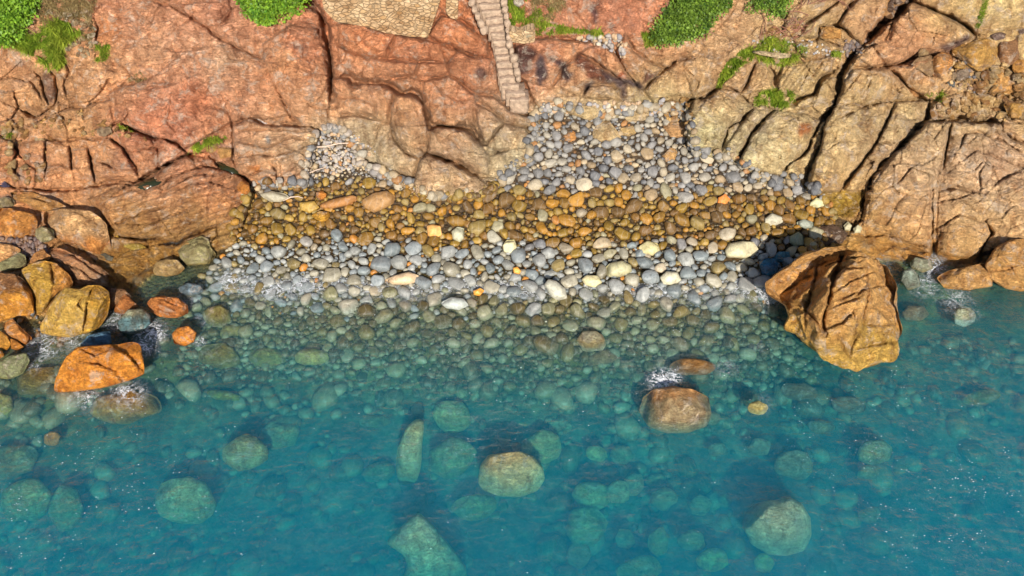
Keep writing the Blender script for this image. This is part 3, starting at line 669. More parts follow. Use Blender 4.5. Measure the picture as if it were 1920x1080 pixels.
# ------------------------------------------------------------------ the ground sheet
us = np.concatenate([np.arange(-620, -60, 14), np.arange(-60, 1980, 2.0), np.arange(1980, 2560, 14)])
vs = np.concatenate([np.arange(-480, -20, 12), np.arange(-20, 520, 1.8), np.arange(520, 640, 4), np.arange(640, 1130, 7), np.arange(1130, 1400, 18)])
U, V_ = np.meshgrid(us, vs)
Z = rbf_eval(ZF, U, V_)
BEACH = [(440,460),(462,400),(484,345),(520,352),(575,352),(596,250),(625,240),(655,262),(668,300),(690,318),(760,352),(790,372),(900,372),(938,345),(960,322),(1004,296),(1012,250),(1010,215),(1040,205),(1110,214),
 (1150,222),(1200,206),(1290,210),(1288,255),(1300,290),(1345,296),(1392,308),(1430,345),(1475,345),(1530,362),(1552,395),(1600,418),(1604,436),(1540,438),(1500,470),(1470,520),(1450,560),(1480,640),(1540,720),(2600,760),(2600,1500),(-700,1500),(-700,700),(300,560),(330,490),(400,470)]
beach = in_poly(U, V_, BEACH) | (V_ > 660) | ((Z < -.25) & (V_ > 450))
# soft mask: 1 on bare rock
def blur(a, n=2):
    for _ in range(n):
        b = np.pad(a, 1, mode='edge'); a = (b[:-2, 1:-1] + b[2:, 1:-1] + b[1:-1, :-2] + b[1:-1, 2:] + b[1:-1, 1:-1] * 2) / 6
    return a
rockm = blur(1. - beach, 3)
D, MD = relief(U, V_)
smooth_slab = blur(in_poly(U, V_, t3((1290,-60),(1400,40),(1520,100),(1600,140),(1660,190),(1800,180),(1960,150),(1960,-60))).astype(float), 6)
WX, WY = U / 44., V_ / 44.
broad = .55 * fbm2(WX * .3, WY * .34, 3, 3)
f1, f2, idh, ox, oy = worley2(WX * .62 + .8 * fbm2(WX * .5, WY * .5, 2, 8), WY * .8 + .8 * fbm2(WX * .5, WY * .5, 2, 12), 5)
fac = ((idh - .5) * .34 + ox * (h2(np.floor(idh * 999), idh * 0, 1) - .5) * .60 + oy * (h2(np.floor(idh * 999), idh * 0, 2) - .5) * .75)
crk = np.exp(-((f2 - f1) / .035) ** 2) * np.clip(fbm2(WX * .4, WY * .4, 2, 21) * 3 + .4, 0, 1)
g1, g2, gid, gx, gy = worley2(WX * 1.9 + .6 * fbm2(WX, WY, 2, 31), WY * 2.5 + .6 * fbm2(WX, WY, 2, 33), 25)
fac2 = (gid - .5) * .11 + gx * (h2(np.floor(gid * 999), gid * 0, 1) - .5) * .22 + gy * (h2(np.floor(gid * 999), gid * 0, 2) - .5) * .26
crk2 = np.exp(-((g2 - g1) / .06) ** 2) * np.clip(fbm2(WX * .6, WY * .6, 2, 51) * 4, 0, 1)
detail = broad * .5 + fac * .50 + fac2 * .80 - crk * .16 - crk2 * .09 + .05 * ridge2(WX * 1.1 + WY * .4, WY * 1.7, 4, 80) * .6 + .09 * fbm2(WX * 2.2, WY * 2.6, 4, 90)
for poly, ang, wl, amp in STRATA:
    m = blur(in_poly(U, V_, poly).astype(float), 5)
    a = R(ang); q = -U * math.sin(a) + V_ * math.cos(a)
    q = q / wl + .9 * fbm2(U / 60, V_ / 60, 3, 95)
    saw = np.abs((q % 1.) - .35); detail += m * amp * (-np.exp(-(np.minimum(q % 1., 1 - q % 1.) / .13) ** 2) * 1.2 + .5 * vn2(np.floor(q), q * 0 + U / 50, 7))
detail *= (1 - .85 * smooth_slab)
sea_detail = .10 * fbm2(WX * .35, WY * .35, 3, 130)
DD = rockm * (D + detail) + (1 - rockm) * sea_detail
dirs = rays(U, V_); P0 = at_z(U, V_, Z)
dn = dirs / np.linalg.norm(dirs, axis=-1, keepdims=True)
P = P0 - dn * DD[..., None]
# colours
Crock = rock_colour(U, V_)
for poly, c in STAINS:
    amt_ = .38 if c in ((206,124,70), (196,112,70)) else .9
    wu = U + 9 * fbm2(U / 12, V_ / 12, 3, 150); wv = V_ + 9 * fbm2(U / 12, V_ / 12, 3, 151)
    m = blur(in_poly(wu, wv, poly).astype(float), 5) * amt_
    Crock = Crock * (1 - m[..., None]) + lin(c) * m[..., None]
soil = lin((80, 66, 50)); wetg = lin((70, 54, 28)); sand = np.array([.16, .165, .125])
zz = P[..., 2]
tb = np.clip((zz - .1) / 1.0, 0, 1)[..., None]
ground = wetg * (1 - tb) + soil * tb
ts = np.clip((-zz - .9) / 1.5, 0, 1)[..., None]
shallow = lin((96, 92, 52)); th = np.clip((.15 - zz) / .3, 0, 1)[..., None]
ground = ground * (1 - th) + shallow * th
ground = ground * (1 - ts) + sand * ts
ground = ground * (1 + .35 * fbm2(WX * .5, WY * .5, 4, 160))[..., None]
CM = (Crock * rockm[..., None] + ground * (1 - rockm[..., None])) * ALB
wetm = np.clip(1 - (zz - .15) / .5, 0, 1) * np.clip(1 + (zz + .3) / .5, 0, 1)
ny, nx = U.shape
# outcrops that stand out as rocks of their own are cut from the sheet
OUT = [
 ('rock_outcrop', 'low striped ledge of layered rock right of the boulder pile, golden at its foot', t1((620,1060),(760,1025),(900,945),(1050,868),(1210,890),(1390,1010),(1425,1080)) + t4((1430,60),(1440,250),(1340,310),(1200,300),(1000,330),(850,330),(700,290),(620,200),(560,100),(480,40)), 'rock ledge'),
 ('rock_outcrop', 'pale grey and orange bedded rock block with driftwood and small stones at its right', t1((1300,690),(1400,655),(1640,690),(1830,765),(1760,860),(1720,1060),(1500,1060),(1425,1040),(1340,960)), 'rock outcrop'),
 ('rock_outcrop', 'rounded dun rock snout reaching down into the cobbles, topmost a dark undercut', t2((502,712),(690,712),(765,780),(830,850),(850,1000),(900,1080)) + [(938,352),(905,372),(790,375),(776,352),(777,330),(800,288)], 'rock outcrop'),
 ('rock_outcrop', 'tall orange-brown rounded buttress under a dark arched crevice', t2((300,530),(390,525),(450,545),(480,640),(508,712),(492,860),(432,895),(340,840),(275,720),(270,600)), 'rock outcrop'),
 ('rock_outcrop', 'smooth brown boulder-like outcrop between the pale masonry wall and the steps', t2((490,195),(560,85),(640,110),(790,200),(838,322),(720,310),(560,242)), 'rock outcrop'),
 ('rock_outcrop', 'outcrop stained black and rust right of the foot of the steps', t2((970,255),(1090,215),(1330,225),(1540,300),(1690,505),(1580,570),(1350,552),(1180,500),(1085,570),(985,430),(955,330)), 'rock outcrop'),
 ('rock_outcrop', 'huge smooth tan slab sloping to the sea right of the cobble beach', t3((790,680),(850,590),(1010,610),(1385,562),(1380,650),(1200,850),(1060,1000),(1040,1080)) + [(1612,420),(1560,400),(1500,352),(1480,330)] , 'rock slab'),
 ('rock_outcrop', 'broad grey-pink slab with folded top at the right edge above the water', t3((1380,672),(1790,690),(1850,790),(1960,800),(1960,1300)) + [(1880,470),(1800,490),(1700,478),(1625,425),(1635,340),(1700,270)], 'rock slab'),
 ('rock_outcrop', 'reddish domed slab right of the wide dark crevice', t3((1270,0),(1400,50),(1590,150),(1650,205),(1480,290),(1350,310),(1250,355),(1060,375),(975,330),(1080,240),(1200,90)), 'rock slab'),
 ('rock_outcrop', 'cream rounded rock hump left of the steep grassy cleft above the cobbles', t3((60,560),(200,500),(390,600),(215,830),(190,860),(40,840),(0,760)), 'rock outcrop'),
 ('rock_outcrop', 'cream wedge-shaped slab below the tuft of green grass on the right', t3((510,620),(700,640),(790,680),(680,870),(570,1000),(560,1010),(300,930),(380,760)), 'rock slab'),
 ('rock_outcrop', 'large reddish-brown cliff face left of the deep black crevice', t1((1470,330),(1640,140),(1790,160),(1868,470),(1850,700),(1640,700),(1550,490),(1300,690),(1040,850),(680,690),(640,520),(860,430),(1050,280),(1290,245)), 'cliff face'),
]
idx = np.arange(ny * nx).reshape(ny, nx)
quads = np.stack([idx[1:, :-1], idx[1:, 1:], idx[:-1, 1:], idx[:-1, :-1]], -1).reshape(-1, 4)
cu = ((U[1:, :-1] + U[:-1, 1:]) / 2).ravel(); cv = ((V_[1:, :-1] + V_[:-1, 1:]) / 2).ravel()
fbeach = beach[1:, 1:].ravel()
lab = np.where(fbeach, 1, 0)
wcu = cu + 3 * fbm2(cu / 10, cv / 10, 3, 41); wcv = cv + 3 * fbm2(cu / 10, cv / 10, 3, 42)
for k, (_, _, poly, _) in enumerate(OUT): lab[in_poly(wcu, wcv, poly) & (lab == 0)] = k + 2
lab[(lab == 1) & (((P[..., 2])[1:, 1:].ravel() < -.6) | (cv > 640))] = 100
PV = P.reshape(-1, 3); CV = CM.reshape(-1, 3); WV = wetm.ravel()
def piece(name, sel, mat, skirt=0.):
    q = quads[sel]; used, inv = np.unique(q, return_inverse=True); q = inv.reshape(-1, 4)
    V = PV[used]; c = CV[used]; wt = WV[used]
    F_ = [q]
    if skirt:                       # close the rim down into the ground so the rock is a solid lump
        e = np.concatenate([q[:, [0, 1]], q[:, [1, 2]], q[:, [2, 3]], q[:, [3, 0]]]); key = e[:, 0].astype(np.int64) * len(V) + e[:, 1]
        rk = e[:, 1].astype(np.int64) * len(V) + e[:, 0]; b = e[~np.isin(key, rk)]
        bv, bi = np.unique(b, return_inverse=True); bi = bi.reshape(-1, 2); n0 = len(V)
        q2 = V[bv] + (V[bv] - CP) / np.linalg.norm(V[bv] - CP, axis=1)[:, None] * .03
        q2 = q2 + np.array([0, .5, -.5]) * skirt
        V = np.concatenate([V, q2]); c = np.concatenate([c, c[bv]]); wt = np.concatenate([wt, wt[bv]])
        F_.append(np.stack([b[:, 1], b[:, 0], n0 + bi[:, 0], n0 + bi[:, 1]], -1))
    return link(name, mesh_np(name, V, F_, mat, True, c, {'wet': wt}))
tag(piece('cliff', lab == 0, M_ROCK), kind='structure')
tag(piece('beach', lab == 1, M_GRAV), kind='structure')
tag(piece('seabed', lab == 100, M_BED), kind='structure')
for k, (nm, lb, poly, cat) in enumerate(OUT): tag(piece(nm, lab == k + 2, M_ROCK, .8), lb, cat)
# flat sea floor and inland ground far beyond the detailed sheet
def slab(name, x0, x1, y0, y1, z, mat, c):
    V = np.array([(x0, y0, z), (x1, y0, z), (x1, y1, z), (x0, y1, z)], float)
    return tag(link(name, mesh_np(name, V, np.array([[0, 1, 2, 3]]), mat, True, np.array([c] * 4), {'wet': np.zeros(4)})), kind='structure')
slab('sea_floor', -160, 160, -150, 33, -4.75, M_BED, sand * ALB)

# sampling the finished sheet
def samp(A, u, v):
    fu = np.interp(u, us, np.arange(nx)); fv = np.interp(v, vs, np.arange(ny))
    i = np.clip(fv.astype(int), 0, ny - 2); j = np.clip(fu.astype(int), 0, nx - 2); a = fv - i; b = fu - j
    if A.ndim == 3: a = a[..., None]; b = b[..., None]
    return A[i, j] * (1 - a) * (1 - b) + A[i + 1, j] * a * (1 - b) + A[i, j + 1] * (1 - a) * b + A[i + 1, j + 1] * a * b
def surf(u, v): return samp(P, np.atleast_1d(np.asarray(u, float)), np.atleast_1d(np.asarray(v, float)))
# ------------------------------------------------------------------ boulders traced by outline, built in depth
def boulder(name, label, cat, poly, z0, col, depth=.8, res=4, rough=.10, facets=5, cracks=None, group=None, wet=0., cuts=(), seed=None, col2=None, mat=None, back=.9, p=2.4):
    """poly: outline px; z0: height of the centre; depth: half thickness towards the camera relative to the mean radius"""
    seed = seed if seed is not None else int(poly[0][0] * 7 + poly[0][1] * 13) % 997
    rs = np.random.default_rng(seed); poly = np.array(poly, float)
    a = poly; b = np.roll(poly, -1, 0); cr = a[:, 0] * b[:, 1] - b[:, 0] * a[:, 1]; A = cr.sum() / 2
    c = ((a + b) * cr[:, None]).sum(0) / (6 * A)
    # radial outline
    ang = np.linspace(-math.pi, math.pi, 181); rad = np.zeros(181)
    for i, th in enumerate(ang):
        d = np.array([math.cos(th), math.sin(th)]); best = 1.
        for k in range(len(poly)):
            p0, p1 = a[k] - c, b[k] - c; e = p1 - p0; den = d[0] * e[1] - d[1] * e[0]
            if abs(den) < 1e-9: continue
            t = (p0[0] * e[1] - p0[1] * e[0]) / den; s_ = (p0[0] * d[1] - p0[1] * d[0]) / den
            if t > 0 and -1e-6 <= s_ <= 1 + 1e-6: best = max(best, t)
        rad[i] = best
    rad = np.convolve(np.concatenate([rad[-3:-1], rad, rad[1:3]]), [.1, .2, .4, .2, .1], 'valid')
    if z0 >= -.13 and 450 < c[1] < 700: z0 = max(z0, .58 * (poly[:, 1].max() - c[1]) / 49.) - (.12 if 'under water' in label or 'submerged' in label else 0)
    C0 = at_z(np.array([c[0]]), np.array([c[1]]), z0)[0]; dist = (C0 - CP) @ FW; k = dist / F
    V, Fa = ico(res); V = V.copy()
    r_ = rays(c[0], c[1]); n = -r_ / np.linalg.norm(r_); rt, up = RT, UP
    x, y, w_ = V[:, 0], V[:, 1], V[:, 2]
    h = np.hypot(x, y); th = np.arctan2(-y, x)
    hh = np.minimum(1, np.maximum(h, 1e-6)) ; R0 = np.interp(th, ang, rad) * k
    q = np.clip((h ** p + np.abs(w_) ** p) ** (-1 / p), 0, 2)
    mr = rad.mean() * k
    lx = x * R0 * q; ly = y * R0 * q; lz = w_ * mr * q * np.where(w_ > 0, depth, back)
    L = np.stack([lx, ly, lz], -1)
    # plane cuts on the near side
    for _ in range(facets):
        nd = rs.normal(size=3); nd[2] = abs(nd[2]) * .9 + .35; nd /= np.linalg.norm(nd)
        pr_ = L @ nd; cut = np.quantile(pr_, .985) * rs.uniform(.74, .9); ov = np.maximum(pr_ - cut, 0)
        L[:, 2] -= np.clip(ov / nd[2] * .9, 0, mr * .8) * np.clip(w_ * 3, 0, 1)
    for nx_, ny_, nz_, fr_ in cuts:
        nd = np.array([nx_, ny_, nz_]); nd /= np.linalg.norm(nd); ov = np.maximum(L @ nd - fr_ * mr, 0)
        L[:, 2] -= np.clip(ov / nd[2], 0, mr * 1.1) * np.clip(w_ * 3, 0, 1)
    so_ = rs.uniform(0, 50, 3)
    nn = V / np.maximum(np.linalg.norm(V, axis=1), 1e-6)[:, None]
    am = rough * mr * np.where(h > .9, .5, 1)
    nz = fbm3(L / mr * 1.3 + so_, 5, seed) + .55 * (np.abs(fbm3(L / mr * 2.4 + so_, 3, seed + 9)) * -2 + .4)
    L += nn * (am * nz * 1.2)[:, None]
    W = C0 + L[:, :1] * rt + L[:, 1:2] * up + L[:, 2:] * n
    if cracks:
        pu, pv, _ = project(W); d, _ = relief(pu, pv, cracks, .0)
        W = W + n * (d * np.clip(w_ * 2, 0, 1))[:, None]
    def tone(q):
        q = lin(q) * .93 + lin(q).mean() * .07; st_ = (q.max() - q.min()) / q.max(); return q * np.array([1.36, 1.38 + .05 * st_, 1.24])
    cc = np.tile(tone(col), (len(V), 1))
    if col2 is not None:          # second mineral tone over one part of the stone: (colour, axis 'top'/'low'/'patch', amount)
        c2, how, amt = col2
        g = {'top': ly / mr, 'low': -ly / mr, 'left': -lx / mr, 'right': lx / mr, 'patch': 2 * fbm3(L / mr * .8 + so_ + 9, 3, 77)}[how]
        m = np.clip((g + .5 * fbm3(L / mr * 2 + 4, 3, 31) - .1) * 2.2, 0, 1)[:, None] * amt
        cc = cc * (1 - m) + tone(c2) * m
    O = C0; me = mesh_np(name, W - O, Fa, mat or M_ROCK, True, cc * ALB, {'wet': np.clip(1 - np.abs(W[:, 2]) / .42, 0, 1) * .95 * (C0[2] > -.3) + wet})
    return tag(link(name, me, None, O), label, cat, group)
def ell(u, v, rx, ry, rot=0, n=13, j=.12):
    rs = np.random.default_rng(int(u * 3 + v)); r = []
    for i in range(n):
        t = 2 * math.pi * i / n; q = 1 + rs.uniform(-j, j); x, y = rx * q * math.cos(t), ry * q * math.sin(t)
        r.append((u + x * math.cos(rot) - y * math.sin(rot), v + x * math.sin(rot) + y * math.cos(rot)))
    return r
GB = 'boulders piled on the left shore'
B = boulder
B('boulder', 'blocky orange boulder with a flat top at the left edge, above the small grey block', 'boulder', t4((0,90),(60,90),(120,110),(190,120),(215,160),(208,230),(180,270),(100,292),(0,255),(-50,170)), .95, (218,142,66), .8, 5, .09, 7, group=GB)
B('boulder', 'small squarish grey-olive boulder wedged right of the blocky orange one', 'boulder', t4((200,210),(240,190),(300,215),(306,260),(270,282),(220,285),(198,250)), .95, (168,156,118), .8, 4, .05, 4, group=GB)
B('boulder', 'broad pinkish-brown boulder with an orange lower edge, beside the dark gap', 'boulder', z1((490,340),(560,330),(700,310),(900,310),(1020,330),(1110,400),(1190,480),(1225,640),(1262,780),(1230,850),(1150,830),(1000,790),(900,720),(750,680),(640,690),(610,560),(500,480)), .95, (210,160,114), .55, 5, .10, 6, col2=((215,130,45),'low',.8), group=GB, cracks=[(z1((1070,400),(1090,480),(1100,620)),1.6,.12,.06,10),(z1((960,600),(1040,680),(1160,740)),1.5,.1,.06,8),(z1((750,340),(900,370),(1010,400)),1.4,.1,.05,8)])
B('boulder', 'long fractured orange rock ridge above the broad pinkish boulder', 'boulder', z1((100,120),(350,115),(500,170),(660,230),(790,310),(700,335),(560,335),(440,325),(300,250),(150,200)), 1.35, (210,150,88), .7, 5, .16, 7, group=GB, cracks=[(z1((200,150),(400,190),(700,290)),1.8,.15,.1,8)])
B('boulder', 'olive-grey wedge stone behind the blocky orange boulder', 'boulder', z1((-40,200),(60,170),(150,200),(180,260),(100,300),(-40,300)), 1.3, (150,130,95), .7, 4, .08, 5, group=GB)
B('boulder', 'flat peach-coloured boulder cut by the left edge, above the olive wedge', 'boulder', z1((-60,700),(120,705),(250,775),(160,850),(40,895),(-60,890)), .75, (216,156,102), .6, 4, .08, 5, group=GB)
B('boulder', 'smooth olive-grey wedge-shaped boulder at the left edge', 'boulder', z1((-50,935),(120,850),(210,800),(290,830),(302,930),(200,990),(80,1012),(-50,1002)), .7, (156,148,108), .7, 4, .05, 3, group=GB)
B('boulder', 'craggy mauve-brown ridge slanting down to the still water', 'boulder', t4((270,325),(330,308),(400,340),(480,380),(570,425),(640,485),(668,540),(600,552),(520,540),(430,545),(390,480),(320,400)), .45, (190,138,102), .65, 5, .18, 8, col2=((205,140,100),'top',.6), group=GB, cracks=[(t4((330,400),(450,440),(560,520)),1.8,.2,.12,8),(t4((400,350),(500,420),(620,500)),1.6,.16,.1,8)])
B('boulder', 'small rough orange boulder above the tall yellow one', 'boulder', t4((160,400),(190,345),(240,318),(292,365),(255,395),(190,420)), .75, (208,142,82), .8, 4, .14, 6, group=GB)
B('boulder', 'tall tapering yellow-ochre boulder between two larger golden ones', 'boulder', t4((118,440),(170,400),(250,385),(320,400),(385,460),(412,520),(350,550),(290,600),(262,650),(232,702),(205,695),(198,600),(170,530)), .42, (208,156,58), .7, 5, .10, 5, col2=((200,120,60),'right',.6), group=GB, cracks=[(t4((290,400),(300,480),(290,560)),1.8,.18,.1,9)])
B('boulder', 'large golden-orange boulder with a brown cap at the left edge', 'boulder', t4((-70,480),(0,455),(80,460),(130,490),(170,540),(192,620),(192,690),(120,702),(60,712),(0,732),(-70,700)), .35, (220,145,45), .75, 5, .07, 4, col2=((160,110,75),'top',.85), group=GB)
B('boulder', 'largest golden-yellow boulder, split by a crack, at the water on the left', 'boulder', t4((370,535),(450,545),(490,525),(560,525),(612,560),(622,620),(604,700),(560,762),(500,792),(400,818),(300,808),(228,792),(225,740),(250,715),(280,640),(330,570)), .22, (226,176,80), .75, 6, .05, 5, col2=((210,150,30),'right',.7), group=GB, cracks=[(z2((870,85),(790,200),(770,300),(750,460)),1.8,.22,.14,12),(z2((745,170),(700,240),(775,310)),1.6,.18,.08,9),(z2((700,245),(660,290)),1.3,.12,.05,6)])
B('boulder', 'long orange stone block leaning at the left shore', 'boulder', t4((18,742),(70,712),(115,760),(188,825),(145,862),(90,832),(30,792)), .1, (220,142,68), .8, 4, .05, 6, group=GB)
B('boulder', 'rounded amber stone at the left edge beneath the leaning block', 'boulder', t4((-30,780),(10,785),(45,810),(62,860),(40,890),(-30,880)), .05, (212,146,52), .8, 4, .06, 3, group=GB)
B('boulder', 'small amber stone tucked under the leaning orange block', 'boulder', t4((58,822),(100,838),(138,872),(110,894),(62,882)), .03, (200,125,40), .8, 4, .06, 3, group=GB)
B('boulder', 'tiny amber stone at the left edge, lowest of the left pile', 'boulder', t4((-20,880),(10,890),(24,920),(0,940),(-20,935)), .0, (215,140,40), .8, 3, .06, 3, group=GB)
B('boulder', 'rust-red pointed rock beside the golden boulder, in the shade of the ridge', 'boulder', t4((640,680),(655,630),(690,558),(730,592),(778,642),(720,672),(690,692)), .12, (184,112,56), .8, 4, .2, 7, group=GB)
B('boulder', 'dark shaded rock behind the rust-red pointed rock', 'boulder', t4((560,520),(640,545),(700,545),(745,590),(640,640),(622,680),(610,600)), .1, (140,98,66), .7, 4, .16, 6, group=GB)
GW = 'boulders standing in the shallows on the left'
B('boulder', 'grey-topped block with blue wet sides between orange stones in the water', 'boulder', t4((660,730),(720,660),(800,655),(845,690),(848,742),(790,792),(720,802),(672,782)), .1, (105,140,155), .85, 5, .04, 4, col2=((165,165,140),'top',.95), group=GW)
B('boulder', 'ribbed rust-orange oval boulder in the water', 'boulder', t4((828,622),(850,595),(930,586),(1000,593),(1052,635),(1060,682),(1000,706),(900,702),(850,672)), .1, (212,128,62), .7, 5, .16, 4, group=GW, cracks=[(t4((840,610),(930,640),(1040,690)),1.4,.08,.04,5),(t4((860,600),(960,620),(1050,660)),1.4,.08,.04,5),(t4((840,640),(900,660),(990,700)),1.4,.08,.04,5)])
B('boulder', 'small bright orange boulder with white foam at its left', 'boulder', t4((965,800),(1000,762),(1060,753),(1107,790),(1092,842),(1040,868),(980,852)), .08, (238,142,36), .8, 5, .07, 4, group=GW)
B('boulder', 'dark blue wet boulder just above the big bright orange one', 'boulder', t4((448,862),(490,810),(560,788),(620,783),(628,850),(580,872),(500,885)), .02, (88,132,172), .8, 5, .06, 4, group=GW)
B('boulder', 'big bright orange angular boulder nearest the camera on the left', 'boulder', [(100,736),(103,712),(112,690),(125,667),(145,650),(190,647),(225,646),(250,640),(264,645),(270,680),(271,702),(240,714),(190,727),(140,735)], .1, (238,146,34), .6, 6, .05, 4, group=GW, cracks=[(z2((1050,640),(1170,730),(1270,830)),2.4,.2,.22,13),(z2((710,640),(850,690),(970,650)),1.7,.1,.12,10),(z2((740,760),(900,770),(1030,850),(1075,920)),1.8,.12,.14,12),(z2((560,850),(700,900),(740,860)),1.4,.06,.08,8)])
B('boulder', 'olive-grey smooth boulder awash at the left edge beside white foam', 'boulder', t4((-20,960),(60,918),(150,900),(168,950),(130,1022),(50,1055),(-20,1045)), -.1, (150,152,112), .8, 4, .06, 3, group=GW)
B('boulder', 'submerged brown boulder touching the big bright orange one on its left', 'boulder', [(20,718),(60,690),(100,688),(108,710),(98,742),(60,750),(25,742)], -.55, (140,110,48), .6, 4, .08, 3, group=GW)
B('boulder', 'round dun boulder half out of the still pool', 'boulder', t4((858,440),(880,392),(940,374),(1000,380),(1042,430),(1010,462),(940,478),(870,468)), .0, (194,156,104), .9, 5, .04, 2, group=GW)
B('boulder', 'pale folded boulder at the corner where the ledge meets the cobbles', 'boulder', t4((1000,330),(1050,280),(1130,245),(1172,262),(1185,310),(1218,350),(1195,402),(1110,412),(1050,412),(1010,372)), .15, (172,158,112), .7, 5, .09, 4, group=GW, cracks=[(t4((1050,330),(1120,290),(1170,300),(1190,350)),1.6,.1,.1,8)])
B('boulder', 'slate-blue wet stone with a foamy side, right of the still pool', 'boulder', t4((1000,540),(1060,508),(1130,522),(1145,560),(1080,592),(1020,575)), -.05, (105,122,140), .7, 4, .08, 3, group=GW)
B('boulder', 'submerged mossy boulder right of the ribbed oval one', 'boulder', t4((1130,690),(1170,650),(1240,635),(1290,670),(1302,720),(1270,782),(1190,792),(1140,752)), -.45, (150,138,80), .8, 4, .06, 2, group=GW)
B('boulder', 'dark stone lying low at the foot of the broad pinkish boulder', 'boulder', z1((1090,830),(1180,800),(1280,850),(1290,910),(1200,930),(1110,900)), .1, (110,104,92), .8, 4, .05, 3, group=GW)
B('boulder', 'golden tongue-shaped rock in the dark cleft below the striped ledge', 'boulder', z1((1240,500),(1300,560),(1345,640),(1310,685),(1250,640),(1215,560)), .35, (196,150,60), .6, 4, .05, 3, group=GB)
B('boulder', 'long low golden rock lying along the foot of the striped ledge', 'boulder', z1((1270,720),(1400,690),(1560,700),(1660,740),(1600,790),(1450,810),(1300,780)), .0, (190,158,70), .5, 4, .08, 3, group=GB)
# right side
crk_big = [(t6(*q), w_, d_, s_, r_) for q, w_, d_, s_, r_ in (
 (((900,310),(880,400),(850,500),(820,600),(790,720),(800,800)),3.5,.5,.3,20),
 (((700,360),(760,420),(740,520),(700,620),(690,700)),2.6,.35,.2,14),(((600,470),(700,440),(850,380)),2,.25,.15,10),(((560,560),(650,500),(760,470)),2,.22,.12,10),
 (((780,430),(850,400),(950,370),(1060,360)),2,.22,.14,10),(((820,480),(900,430),(1050,420)),2,.22,.12,10),(((870,560),(960,500),(1100,440)),1.8,.2,.1,10),
 (((900,600),(1000,560),(1150,520)),1.6,.18,.1,10),(((850,650),(960,610),(1000,590)),1.6,.18,.1,10),
 (((1050,560),(1040,650),(1020,750)),2,.25,.12,14),(((1020,745),(1120,755),(1190,740)),1.8,.2,.12,10),(((1040,660),(1110,650),(1110,750)),1.5,.14,.08,8),
 (((800,770),(900,740),(970,680),(980,740),(960,830)),1.8,.2,.12,12),(((880,790),(890,870),(930,930)),1.5,.14,.08,10),(((640,640),(720,700),(790,780)),2.4,.3,.2,12),
 (((980,880),(1100,860),(1190,850)),1.5,.16,.1,10),(((1080,440),(1150,480),(1180,560)),1.8,.2,.1,10),(((940,950),(960,860),(1000,780)),1.4,.15,.08,9),(((990,470),(1040,520),(960,600)),1.5,.16,.1,8))]
B('sea_rock', 'massive fluted orange-brown rock standing in the water at the right end of the beach', 'sea rock', t6((445,520),(560,430),(680,350),(800,310),(900,302),(1000,348),(1090,388),(1160,440),(1195,510),(1202,620),(1214,700),(1247,780),(1204,840),(1218,900),(1180,952),(1050,978),(960,984),(880,955),(800,932),(740,872),(650,812),(556,772),(590,700),(560,620),(470,590)), .75, (218,160,94), .55, 7, .17, 6, cracks=crk_big, col2=((204,158,64),'low',.8), p=2.8, cuts=((-.62,.62,.40,.46),(.75,.3,.5,.62)))
B('boulder', 'flat dark brown rock between the cobbles and the massive fluted rock', 'boulder', t6((675,240),(750,200),(850,178),(932,232),(905,290),(760,315),(690,292)), .25, (112,84,68), .5, 5, .10, 5)
B('boulder', 'cobalt-blue wet boulder beside the top left of the massive fluted rock', 'boulder', t6((435,410),(460,375),(510,370),(542,405),(530,455),(485,478),(445,462)), .1, (40,115,170), .8, 4, .05, 3)
B('boulder', 'smaller blue boulder just above the cobalt one', 'boulder', t6((505,365),(540,335),(600,335),(606,370),(570,398),(520,395)), .2, (70,130,165), .8, 4, .05, 3)
B('boulder', 'long low orange-brown rock at the water left of the rounded right-edge boulder', 'boulder', t6((1425,480),(1500,440),(1620,415),(1700,398),(1735,470),(1742,530),(1600,555),(1470,540)), .05, (210,154,92), .6, 5, .10, 4)
B('boulder', 'rounded orange boulder cut by the right edge at the water', 'boulder', t6((1700,410),(1760,312),(1840,270),(1920,262),(2010,290),(2040,420),(2010,540),(1900,562),(1810,542),(1725,485)), .35, (214,156,92), .75, 6, .08, 4, cracks=[(t6((1760,340),(1850,420),(1910,540)),1.6,.1,.06,9),(t6((1730,430),(1800,440),(1900,400)),1.4,.08,.05,8)])
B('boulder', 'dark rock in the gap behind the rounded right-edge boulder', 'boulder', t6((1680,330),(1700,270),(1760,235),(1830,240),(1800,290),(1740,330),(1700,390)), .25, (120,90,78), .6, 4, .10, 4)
B('boulder', 'pale grey wet stone in foam between the fluted rock and the right-hand slab', 'boulder', t6((1225,500),(1240,440),(1290,430),(1330,470),(1335,530),(1270,555)), -.05, (140,150,140), .8, 4, .06, 3)
B('boulder', 'flat pale stone awash behind the grey one in the right-hand foam', 'boulder', t6((1275,400),(1310,365),(1400,385),(1410,430),(1350,455),(1290,430)), -.02, (160,160,140), .6, 4, .06, 3)
B('boulder', 'pale blue-grey squarish stone under water right of the fluted rock', 'boulder', t6((1520,690),(1540,655),(1620,650),(1650,690),(1640,740),(1580,760),(1530,740)), -.25, (190,205,200), .8, 4, .06, 4)
B('boulder', 'brown rounded stone under water right of the fluted rock', 'boulder', t6((1230,680),(1270,640),(1360,645),(1390,690),(1340,725),(1250,720)), -.55, (160,120,90), .7, 4, .08, 3)
B('boulder', 'large grey-brown boulder with its orange crown just breaking the water', 'boulder', [(1198,770),(1205,745),(1225,730),(1262,724),(1300,730),(1330,745),(1334,775),(1325,800),(1290,812),(1250,812),(1215,800)], -.42, (178,152,118), .8, 5, .06, 3, col2=((225,150,80),'top',.6))
B('boulder', 'small pale yellow stone breaking the surface right of the large grey-brown one', 'boulder', ell(1420,765,19,13), -.12, (215,208,150), .8, 4, .06, 3)
